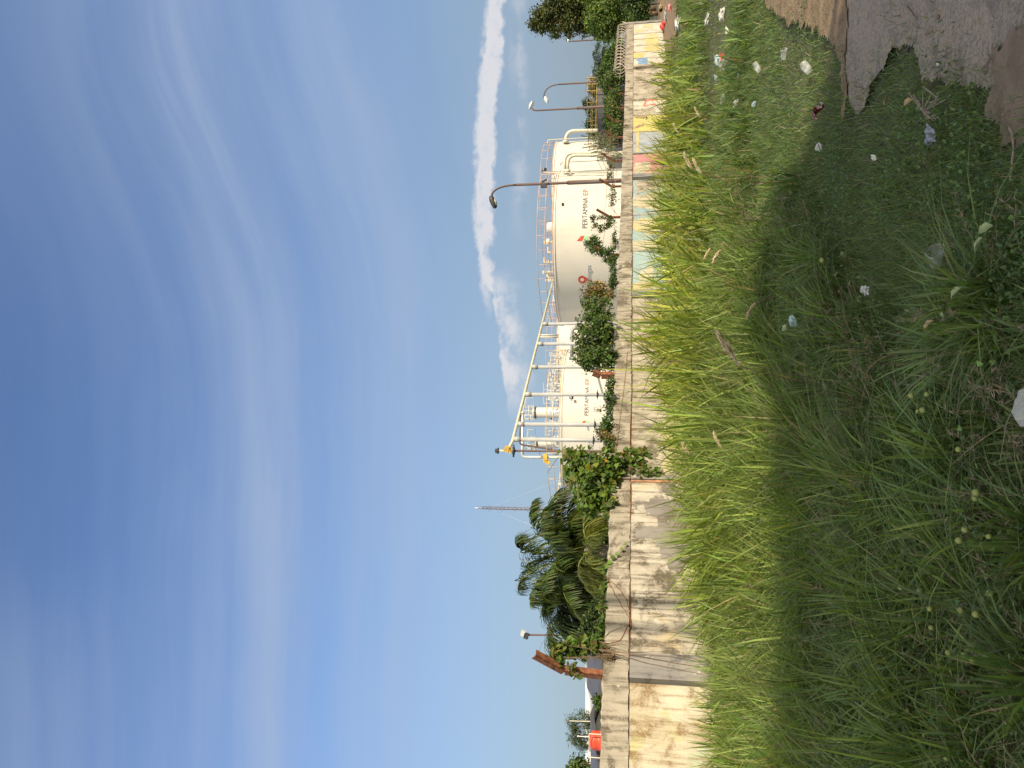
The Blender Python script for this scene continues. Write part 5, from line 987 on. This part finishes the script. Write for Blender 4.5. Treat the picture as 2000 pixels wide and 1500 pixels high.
# seed plumes
def plume(x, y, h, z, label, lean):
    q = Gd(x, y, z); t = empty('grass_plume', (q.x, q.y, 0), label, 'grass plume', 'pale seed plumes in the tall grass'); d = Vector((lean*.5, -.1, 0))
    pts = [d*(f*f)*h*1.2+Vector((0, 0, z*f/ .8)) for f in np.linspace(0, .8, 7)]; top = [pts[-1]+(d*1.6*f+Vector((0, 0, .7*f-.4*f*f)))*h for f in np.linspace(0, .5, 9)]
    MB().tube(pts+top, [.0035]*7+[.002]*9, 5).build('stalk', 'stem', t)
    n = 260; f = rng.random(n); A = np.array(top); i = np.clip((f*8).astype(int), 0, 7); Pq = A[i]+(A[i+1]-A[i])*(f*8-i)[:, None]; tt = norm(A[i+1]-A[i]); D = norm(tt*1.0+rng.normal(size=(n, 3))*.16)
    npc = np.tile((.72, .62, .46), (n, 1))*rng.uniform(.8, 1.15, (n, 1)); o = cards('seed_head', NARROW, Pq, D, norm(rng.normal(size=(n, 3))), rng.uniform(.03, .06, n)*h/.3, npc, 'dry', t); return t
for x, y, z, h, ln, lb in ((1432, 742, .85, .42, 1, 'largest pale plume leaning right at the edge of the shade'), (1446, 752, .82, .36, 1, 'second pale plume just below the largest one'), (1408, 466, .7, .3, -1, 'curled pale plume in the bright grass below the leafy column'), (1388, 468, .72, .26, -1, 'smaller plume beside the curled one'), (1352, 352, .95, .34, 1, 'thin plume high in the grass right of the lamp pole foot'), (1370, 362, .9, .3, 1, 'thin plume lower right of the lamp pole foot'), (1326, 275, .8, .34, 1, 'hooked plume near the start of the turf'), (1410, 897, .75, .3, 1, 'grey plume under the broad leaved creeper'), (1475, 568, .6, .26, -1, 'small plume at the shade edge in the middle'), (1368, 245, .6, .3, 1, 'plume low in the grass before the unpainted wall panel'), (1345, 905, .95, .3, 1, 'plume close to the wall right of the brick joint')):
    plume(x, y, h, z, lb, ln)
# broad single blades that stand out against the wall
def bigblade(root, ctrl, tip, label, w=.02):
    pts = [(P(*root)*(1-f)**2+P(*ctrl)*2*f*(1-f)+P(*tip)*f*f) for f in np.linspace(0, 1, 12)]; sd = Vector((.7, -.3, .6)).normalized(); vs = []
    for i, q in enumerate(pts):
        f = i/11; ww = w*(1-f**2.2)*min(1, .5+f*3)
        vs += [q-sd*ww/2, q+Vector((NV[0], NV[1], 0))*.003, q+sd*ww/2]
    fs = []
    for i in range(11):
        fs += [(3*i, 3*i+1, 3*i+4, 3*i+3), (3*i+1, 3*i+2, 3*i+5, 3*i+4)]
    og = Vector((pts[0].x, pts[0].y, 0)); V = np.array([tuple(v-og) for v in vs]); o = npmesh('broad_grass_blade', V, [(4, np.array(fs))], np.tile((.15, .25, .03), (len(V), 1)), 'grass'); o.location = og
    tag(o, label, 'grass blade', 'broad blades standing before the wall')
bigblade((1470, 1430, 8.6), (1370, 1432, 8.5), (1313, 1397, 8.6), 'broad blade reaching up right over the mural left of the pilaster', .026)
bigblade((1480, 1395, 8.4), (1400, 1320, 8.5), (1345, 1290, 8.7), 'broad blade arching right just below the pilaster foot', .022)
bigblade((1450, 1170, 9.5), (1350, 1215, 9.4), (1297, 1256, 9.4), 'broad blade reaching left across the mouldy plaster', .024)
bigblade((1430, 1060, 10), (1340, 1080, 10), (1310, 1078, 10), 'short broad blade in front of the grey spray paint', .02)
bigblade((1440, 1110, 10), (1350, 1105, 10), (1305, 1110, 10), 'broad blade pointing up at the edge of the grey spray paint', .022)
bigblade((1500, 1500, 8), (1400, 1485, 8), (1343, 1472, 8), 'broad blade at the far left edge pointing up', .026)
bigblade((1450, 1400, 8.4), (1380, 1345, 8.3), (1338, 1328, 8.3), 'pale broad blade crossing the pilaster foot', .024)

# passion flower vines with round yellow fruits
FR = [(1810, 770), (1780, 773), (1802, 801), (1793, 804), (1872, 878), (1906, 962), (1904, 974), (1885, 1034), (1873, 1056), (1931, 1048), (1759, 1148), (1797, 1154), (1816, 1189), (1819, 1226), (1876, 1192), (1906, 1200), (1933, 1158), (1852, 1275), (1884, 1279), (1899, 1290), (1773, 1388), (1806, 1436), (1848, 1482), (1605, 508)]
M['fruit'] = simple('yellow_green_fruit_skin', (.27, .31, .09), .5, .25, 30)
groups = [(FR[0:4], 'fruiting vine with four close round fruits at mid height of the shade'), (FR[4:5], 'fruiting vine with one fruit right of a drooping dry stalk'), (FR[5:10], 'fruiting vine with two fruit pairs nearest the photo bottom centre'), (FR[10:14], 'fruiting vine with four fruits strung towards the left wall'), (FR[14:17], 'fruiting vine with dull fruits just below the strung ones'), (FR[17:20], 'fruiting vine with three fruits in a row at lower left'), (FR[20:23], 'fruiting vine with spread fruits at the far left edge'), (FR[23:], 'single small fruit on a vine at the shade edge')]
M['vinestem'] = simple('green_vine_stem', (.10, .12, .05), .7, .2, 6)
for fs, lb in groups:
    Q = [Gd(x, y, .30 if x > 1650 else .5) for x, y in fs]; c = sum(Q, Vector())/len(Q); t = empty('fruiting_vine', (c.x, c.y, 0), lb, 'vine', 'vines with round yellow fruits')
    pth = [Vector((c.x-.35, c.y+.15, .05))]+sorted(Q, key=lambda q: q.x)+[Vector((c.x+.4, c.y-.1, .2))]; st = []
    for a, b_ in zip(pth, pth[1:]): st += wiggle(a, b_, 5, .03)
    stems('vine_stem', [st], .0022, t, 'vinestem')
    for q in Q:
        r = random.uniform(.0105, .015); o = MB().lathe((0, 0, 0), [(.001, -r), (r*.5, -r*.86), (r*.87, -r*.5), (r, 0), (r*.87, r*.5), (r*.5, r*.86), (.001, r)], 14).build('fruit', 'fruit', t, True); o.location = q-Vector(t.location)
    n = 22; A = np.array(st); Pq = A[rng.integers(0, len(A), n)]+rng.normal(size=(n, 3))*.03; cards('leaves', HEART, Pq, norm(rng.normal(size=(n, 3))), norm(rng.normal(size=(n, 3))*.5+np.array((0, -.3, 1))), rng.uniform(.015, .032, n), pal(n, [(.09, .15, .05), (.13, .20, .06)], [1, 1]), 'leaf', t, t.location)

# ------------------------------------------------------------------ litter
def plasticmat(name, col, tr=.4, rough=.25):
    m, t, b = newmat(name); b.inputs['Base Color'].default_value = (*col, 1); b.inputs['Roughness'].default_value = rough
    tb = t.nodes.new('ShaderNodeBsdfTransparent'); mx = t.nodes.new('ShaderNodeMixShader'); mx.inputs[0].default_value = tr
    L(t, b.outputs[0], mx.inputs[1]); L(t, tb.outputs[0], mx.inputs[2]); L(t, mx.outputs[0], t.nodes['Material Output'].inputs[0]); return m
M['clear'] = plasticmat('clear_plastic', (.62, .64, .63), .62); M['milky'] = plasticmat('milky_plastic', (.52, .53, .51), .12, .4); M['bagblue'] = plasticmat('bluish_plastic', (.45, .6, .62), .35)
M['foil'] = simple('silver_foil', (.50, .53, .56), .3, .3, 30, .7, .4, (.22, .26, .34)); M['maroon'] = simple('maroon_wrapper', (.16, .015, .03), .35, .2, 20); M['paper'] = simple('white_paper', (.56, .55, .50), .8, .1, 10); M['redp'] = simple('red_plastic', (.60, .05, .04), .4, .2, 10); M['pinkp'] = simple('pink_plastic', (.65, .25, .22), .4, .2, 10); M['tan'] = simple('dry_leaf', (.33, .26, .14), .8, .25, 20); M['paleleaf'] = simple('pale_withered_leaf', (.26, .33, .16), .7, .25, 20)
def bag(x, y, s, mt, label, z=.06, flat=.5, name='plastic_bag', cat='litter'):
    q = Gd(x, y, z); bm = bmesh.new(); bmesh.ops.create_icosphere(bm, subdivisions=3, radius=1); sd = random.random()*50
    for v in bm.verts:
        c = v.co; r = 1+.35*math.sin(3.1*c.x+sd)*math.sin(2.7*c.y+sd*2)+.22*math.sin(7*c.z+5*c.x+sd)+random.gauss(0, .07); v.co = Vector((c.x*r*1.25, c.y*r*.8, c.z*r*flat))*s
    rim = [f for f in bm.faces if f.calc_center_median().x > s*.75]; bmesh.ops.delete(bm, geom=rim, context='FACES')
    me = bpy.data.meshes.new(name); bm.to_mesh(me); bm.free(); me.materials.append(M[mt]); o = link(name, me); o.location = q; o.rotation_euler = (random.uniform(-.3, .3), random.uniform(-.3, .3), random.uniform(0, 6)); return tag(o, label, cat)
def cup(x, y, s, label, z=.05, rot=(1.3, .3, 1.0), mt='clear', cr=.12):
    q = Gd(x, y, z); mb = MB(); n = 28; prof = [(.30, 0), (.36, .25), (.41, .55), (.46, .95), (.50, 1.0), (.46, 1.03)]; vs = []; fs = []
    for i, (r, zz) in enumerate(prof):
        for k in range(n):
            a = 2*math.pi*k/n; rr = r*(1+cr*math.sin(2*a+i*.7)+cr*.5*math.sin(5*a+i)); vs.append((rr*math.cos(a)*s, rr*math.sin(a)*s*.8, zz*s*1.15))
    for i in range(len(prof)-1):
        for k in range(n): fs.append((i*n+k, i*n+(k+1) % n, (i+1)*n+(k+1) % n, (i+1)*n+k))
    fs.append(tuple(range(n-1, -1, -1))); o = mb.add(vs, fs).build('plastic_cup', mt, None, True); o.location = q; o.rotation_euler = rot; return tag(o, label, 'litter')
def scrap(x, y, L_, Wd, mt, label, z=.05, name='wrapper', az=0, dots=False, cr=.25):
    q = Gd(x, y, z); nx, ny = 16, 10; vs = []; sd = random.random()*9
    for j in range(ny+1):
        for i in range(nx+1):
            u, v = i/nx-.5, j/ny-.5; vs.append((u*L_+.08*Wd*math.sin(9*v+sd), v*Wd*(1+.15*math.sin(6*u+sd)), cr*Wd*(math.sin(5*u+4*v+sd)+.5*math.sin(11*v-3*u+sd)+random.gauss(0, .08))))
    mb = MB().add(vs, [(j*(nx+1)+i, j*(nx+1)+i+1, (j+1)*(nx+1)+i+1, (j+1)*(nx+1)+i) for j in range(ny) for i in range(nx)]); mats = [mt]
    if dots:
        mats.append('paper')
        for k, f in enumerate(mb.f):
            i, j = k % nx, k//nx
            if i % 4 == 2 and j in (2, 5, 8) or i == 0: mb.m[k] = 1
    o = mb.build(name, mats); md = o.modifiers.new('thickness', 'SOLIDIFY'); md.thickness = .0015; o.location = q; o.rotation_euler = (random.uniform(.2, .6), random.uniform(-.2, .2), az); return tag(o, label, 'litter')
cup(1828, 518, .095, 'large crumpled clear plastic cup in the shaded grass', .16, (1.2, .5, .4), 'clear')
scrap(1815, 262, .10, .055, 'foil', 'silver and blue foil wrapper near the concrete path', .10, az=.3)
scrap(1597, 217, .115, .115, 'maroon', 'maroon wrapper with white dots at the shade edge', .12, az=2.3, dots=True, cr=.2)
cup(1581, 139, .095, 'clear plastic cup lying in sun close to the path', .08, (1.3, 0, 2.3), 'clear')
cup(1530, 116, .09, 'clear plastic cup a little farther into the sunny turf', .07, (1.5, .2, .8), 'clear')
cup(1483, 139, .10, 'crushed clear cup in the middle of the sunny turf', .07, (1.2, .1, 1.9), 'clear', .25)
bag(1415, 197, .11, 'clear', 'clear plastic bag at the edge of the tall grass', .12, .6)
bag(1438, 201, .09, 'milky', 'pale bag just beside the clear bag by the tall grass', .1, .4)
bag(1403, 118, .10, 'bagblue', 'bluish clear bag on the turf in the middle distance', .08, .5); bag(1413, 127, .12, 'clear', 'clear bag with a creased end touching the bluish bag', .08, .5); scrap(1408, 113, .14, .08, 'redp', 'small red wrapper on the creased bags', .12)
bag(1398, 152, .06, 'bagblue', 'small bluish scrap of plastic before the tall grass', .06, .4); bag(1442, 152, .05, 'bagblue', 'tiny blue plastic scrap between cup and tall grass', .06, .5); bag(1472, 205, .035, 'bagblue', 'tiny blue dot of plastic at the tall grass edge', .08, .6)
bag(1599, 288, .03, 'milky', 'small pale crumpled plastic by the shade edge', .18, .8); scrap(1706, 308, .075, .03, 'paper', 'white folded paper scrap in the shaded grass', .15, 'paper_scrap', 1.2)
bag(1411, 31, .09, 'paper', 'bright white crumpled bag on the sunny turf at right', .1, .7); bag(1382, 36, .10, 'milky', 'pale bag left of the bright white one', .06, .4); scrap(1419, 58, .16, .06, 'paper', 'narrow white strip of paper on the turf', .08, 'paper_scrap', .4)
bag(1325, 47, .22, 'milky', 'big grey white bag beside the dirt track', .12, .5); bag(1308, 14, .15, 'pinkp', 'pink plastic thing on the far turf', .1, .4); bag(1294, 52, .20, 'redp', 'red plastic bag at the end of the wall', .15, .5); bag(1300, 32, .30, 'milky', 'pale flattened bag on the dirt track', .08, .25); bag(1285, 46, .22, 'paper', 'white scraps by the wall foot', .05, .25); bag(1298, 86, .14, 'paper', 'small white scrap on the dirt track near dry grass', .06, .4); bag(1296, 57, .2, 'paper', 'white paper next to the red bag', .05, .4); bag(1291, 17, .2, 'tan', 'yellowish scrap on the bank beyond the track', .2, .5)
bag(2014, 792, .055, 'clear', 'white plastic bag at the very bottom of the view', .25, .7); bag(1690, 566, .035, 'milky', 'greyish fluffy plastic caught in the shaded grass', .22, .5); bag(1548, 628, .04, 'bagblue', 'pale blue scrap stuck high in the shade edge grass', .4, .6); bag(1445, 30, .03, 'tan', 'small tan scrap on the turf by the edge', .05)
for x, y, z, az, lb, mt in ((1940, 440, .2, .4, 'large pale yellowish leaf lying low at the photo bottom', 'paleleaf'), (1925, 460, .2, 1.2, 'pale leaf close to the large yellowish one', 'paleleaf'), (1850, 594, .24, 2.2, 'pale leaf with a pointed tip in the dark grass', 'paleleaf'), (1880, 560, .22, .9, 'grey green fallen leaf in the dark grass', 'paleleaf'), (1824, 625, .24, 1.0, 'dull brown leaf left of the pointed one', 'tan'), (1545, 628, .4, 1.9, 'yellow green broad leaf above the shade edge', 'paleleaf'), (1540, 640, .42, .2, 'second broad leaf at the shade edge', 'paleleaf'), (1738, 184, .05, 1.5, 'curled tan leaf beside the path', 'tan'), (1783, 194, .05, .3, 'tan curled leaf next to grey twigs', 'tan'), (1533, 395, .3, 1.4, 'pale upright leaf in the lit grass edge', 'paleleaf')):
    q = Gd(x, y, z); t_ = LEAF[0]; mb = MB(); s_ = .075 if x > 1600 else .09; mb.add([(a*s_, b_*s_, c_*s_*3) for a, b_, c_ in t_], [(0, 1, 2, 3), (0, 3, 4, 5)]); o = mb.build('fallen_leaf', mt); md = o.modifiers.new('thickness', 'SOLIDIFY'); md.thickness = .001; o.location = q; o.rotation_euler = (.5, .2, az); tag(o, lb, 'leaf')
def twig(pts, r, label, name='twig', z=.015):
    q = [Gd(x, y, z) for x, y in pts]; og = q[0].copy(); mb = MB(); mb.tube([v-og+Vector((0, 0, random.uniform(0, .004))) for v in q], [r*(1-.35*i/(len(q)-1)) for i in range(len(q))], 7); o = mb.build(name, 'twigm'); o.location = og; return tag(o, label, 'twig', 'dead twigs on the path')
M['twigm'] = simple('dead_twig', (.24, .19, .15), .85, .3, 30)
twig([(1770, 12), (1780, 25), (1786, 33), (1792, 38)], .006, 'longest dead stick on the concrete path'); twig([(1806, 67), (1814, 63), (1821, 60)], .006, 'short straight stick on the concrete path'); twig([(1838, 112), (1848, 106), (1857, 100)], .0045, 'thin pale twig in the middle of the path')
twig([(1935, 110), (1928, 120), (1922, 130), (1913, 142)], .007, 'dark twig beside the brown mud patch'); twig([(1918, 142), (1924, 137), (1929, 135)], .005, 'small stub crossing the dark twig'); twig([(1804, 170), (1815, 178), (1828, 188), (1833, 196)], .005, 'grey twig at the grass edge', z=.08); twig([(1816, 200), (1828, 196), (1836, 193)], .004, 'grey twig crossing the grass edge twig', z=.09)
twig([(1972, 250), (1980, 262), (1980, 290), (1975, 350)], .006, 'long bare stalk lying at the photo bottom', z=.12)
mb = MB(); tb_ = Gd(1800, 215, .1)
for k in range(9): mb.tube([Gd(1815-random.uniform(0, 10)+k*3, 232+random.uniform(-6, 6), .1)-tb_, Gd(1800+k, 215, .11)-tb_, Gd(1775+k*9, 190+random.uniform(-10, 10), .1)-tb_], .003, 5)
o = mb.build('twig_bundle', 'twigm'); o.location = tb_; tag(o, 'bundle of fine dry twigs above the foil wrapper', 'twigs')
def pebble(x, y, r, mt='twigm'):
    bm = bmesh.new(); bmesh.ops.create_icosphere(bm, subdivisions=2, radius=r)
    for v in bm.verts: v.co = Vector((v.co.x*1.2, v.co.y, v.co.z*.6))*(1+random.gauss(0, .08))
    me = bpy.data.meshes.new('pebble'); bm.to_mesh(me); bm.free(); me.materials.append(M[mt]); o = link('pebble', me); o.location = Gd(x, y, .012); return o
for x, y, r, mt, lb in ((1832, 123, .014, 'paper', 'round pale pebble in the middle of the path'), (1773, 97, .016, 'dark', 'dark round pebble near the grass tip'), (1978, 131, .010, 'paper', 'pale pebble on the brown mud'), (1832, 33, .012, 'stem', 'brown pebble between the two sticks'), (1782, 82, .011, 'twigm', 'grey pebble by the dark one'), (1955, 115, .011, 'twigm', 'dull pebble at the mud edge'), (1960, 156, .014, 'stem', 'brown lump where grass meets mud')): tag(pebble(x, y, r, mt), lb, 'pebble')
n = 1500; X = rng.uniform(.8, 4.5, n); Y = rng.uniform(3.2, 6.2, n); ok = inpoly(X, Y, PATH); X, Y = X[ok], Y[ok]; n = len(X); q = rng.uniform(.002, .0075, n)
o = cards('grit', (np.array([(-.5, -.5, 0), (.5, -.4, .1), (.4, .5, 0), (-.5, .4, .1), (0, 0, .6)]), np.array([(0, 1, 4), (1, 2, 4), (2, 3, 4), (3, 0, 4)])), np.stack([X, Y, np.full(n, .014)], 1), np.stack([np.cos(X*99), np.sin(X*99), np.zeros(n)], 1), np.tile((0, 0, 1.), (n, 1)), q, pal(n, [(.35, .31, .27), (.18, .15, .13), (.5, .46, .4)], [2, 2, 1]), 'dry'); tag(o, 'fine grit and crumbs strewn over the concrete path', 'grit', kind='stuff')

# small scrawls on the wall
def scrawl(segs, label, w, r=.006, mt='black'):
    mb = MB()
    for sg in segs: mb.tube([WF(x, y, w) for x, y in sg], r, 4)
    o = mb.build('scrawl', mt, wall); o.matrix_parent_inverse = Matrix.Translation(-WO); o['label'] = label
scrawl([[(1200+a, 868-b_) for a, b_ in sg] for sg in ([(0, 0), (6, 2), (12, 1)], [(2, 6), (8, 8), (14, 4)], [(1, 12), (9, 14), (6, 18)], [(4, 20), (12, 24)], [(10, 8), (18, 12), (12, 16)], [(8, 22), (20, 18), (16, 26)], [(3, 26), (8, 30), (2, 33)])], 'small dark scrawl on the beam', .016, .0045)
scrawl([[(1266+a, 163-b_) for a, b_ in sg] for sg in ([(0, 0), (3, 1)], [(1, 2), (4, 3)], [(4, 4), (8, 2)], [(6, 6), (9, 7)], [(9, 3), (12, 5)], [(12, 7), (16, 6)])], 'small dark scrawl on the unpainted panel', -.018, .014)
scrawl([[(1256, 232), (1260, 229), (1264, 231), (1261, 234)], [(1262, 228), (1266, 233)]], 'black figure-like scrawl on the yellow panel', -.014, .02)

# ------------------------------------------------------------------ what shades the foreground: a house and two poles out of view
LV = np.array((.53, .848)); te = math.tan(R(SUN_EL)); SHN = SH/np.linalg.norm(SH)
LVn = np.array((-SHN[1], SHN[0]));
def sp(l, d, z): return Vector((LVn[0]*l+SHN[0]*d, LVn[1]*l+SHN[1]*d, z))
def shadowprof(pts, D=8.0): return [(l, (D+d)*te) for l, d in pts]
t = empty('roadside_house', sp(0, 10, 0), 'plain house behind the photographer whose shadow covers the near grass', 'house')
D = 8.0
OUT = [(2.9, 6.1, .05), (2.45, 7.25, .1), (2.15, 8.0, .2), (1.85, 8.7, .25), (1.35, 9.0, .25), (.35, 7.8, .5), (-.3, 6.3, .5), (-.9, 5.5, .5), (-1.6, 5.25, .5), (-2.2, 5.6, .5), (-2.8, 5.4, .5), (-4.2, 5.8, .5), (-7, 6.6, .5)]
prf = [(x*LVn[0]+y*LVn[1], (D-(x*SHN[0]+y*SHN[1]))*te+z) for x, y, z in OUT]
prof = [(-12, 0), (prf[0][0]-.6, 0), (prf[0][0]-.4, prf[0][1]-.9)]+prf+[(-12, prf[-1][1]+1)]
pk = prf[0][0]-.5
wl = [(-12, 0), (pk, 0), (pk, prf[0][1]-.6), (prf[5][0]-.3, prf[5][1]-.3), (prf[-1][0], prf[-1][1]-.3), (-12, prf[-1][1]+.6)]
mb = MB(); mb.prism([sp(l, D+.3, z)-Vector(t.location) for l, z in wl], (SHN[0]*6, SHN[1]*6, 0)); mb.build('wall', 'white', t)
rp_ = prof[2:]; mb = MB(); mb.prism([sp(l, D, z)-Vector(t.location) for l, z in rp_+[(-12, prf[0][1]-.9)]], (SHN[0]*.25, SHN[1]*.25, 0)); mb.build('gable_board', 'greyroof', t)
for k in range(3):
    l = -5+4*k; a = sp(l, D-.02, 1.6)-Vector(t.location); f_ = MB().box(a, (1.0, .12, 1.2), Matrix.Rotation(math.atan2(LVn[1], LVn[0]), 3, 'Z')).build('window', 'creampipe', t); MB().box(a-Vector((SHN[0]*.04, SHN[1]*.04, 0)), (.85, .12, 1.05), Matrix.Rotation(math.atan2(LVn[1], LVn[0]), 3, 'Z')).build('pane', 'window', f_)
for yrow, dist, lb, rr in ((1176, 14, 'wooden utility pole behind the photographer, nearer the road', .075), (1226, 13, 'second wooden utility pole behind the photographer', .06)):
    q = wp(sy(yrow), 0, 0); b_ = Vector((q.x+SHN[0]*dist, q.y+SHN[1]*dist, 0)); pt_ = empty('utility_pole', b_, lb, 'utility pole', 'utility poles out of view'); MB().tube([(0, 0, 0), (0, 0, 9.2)], rr, 10).build('pole', 'stem', pt_); MB().lathe((0, 0, 9.1), [(rr*1.2, 0), (rr*1.2, .12), (.001, .2)], 10).build('pole_cap', 'dark', pt_)
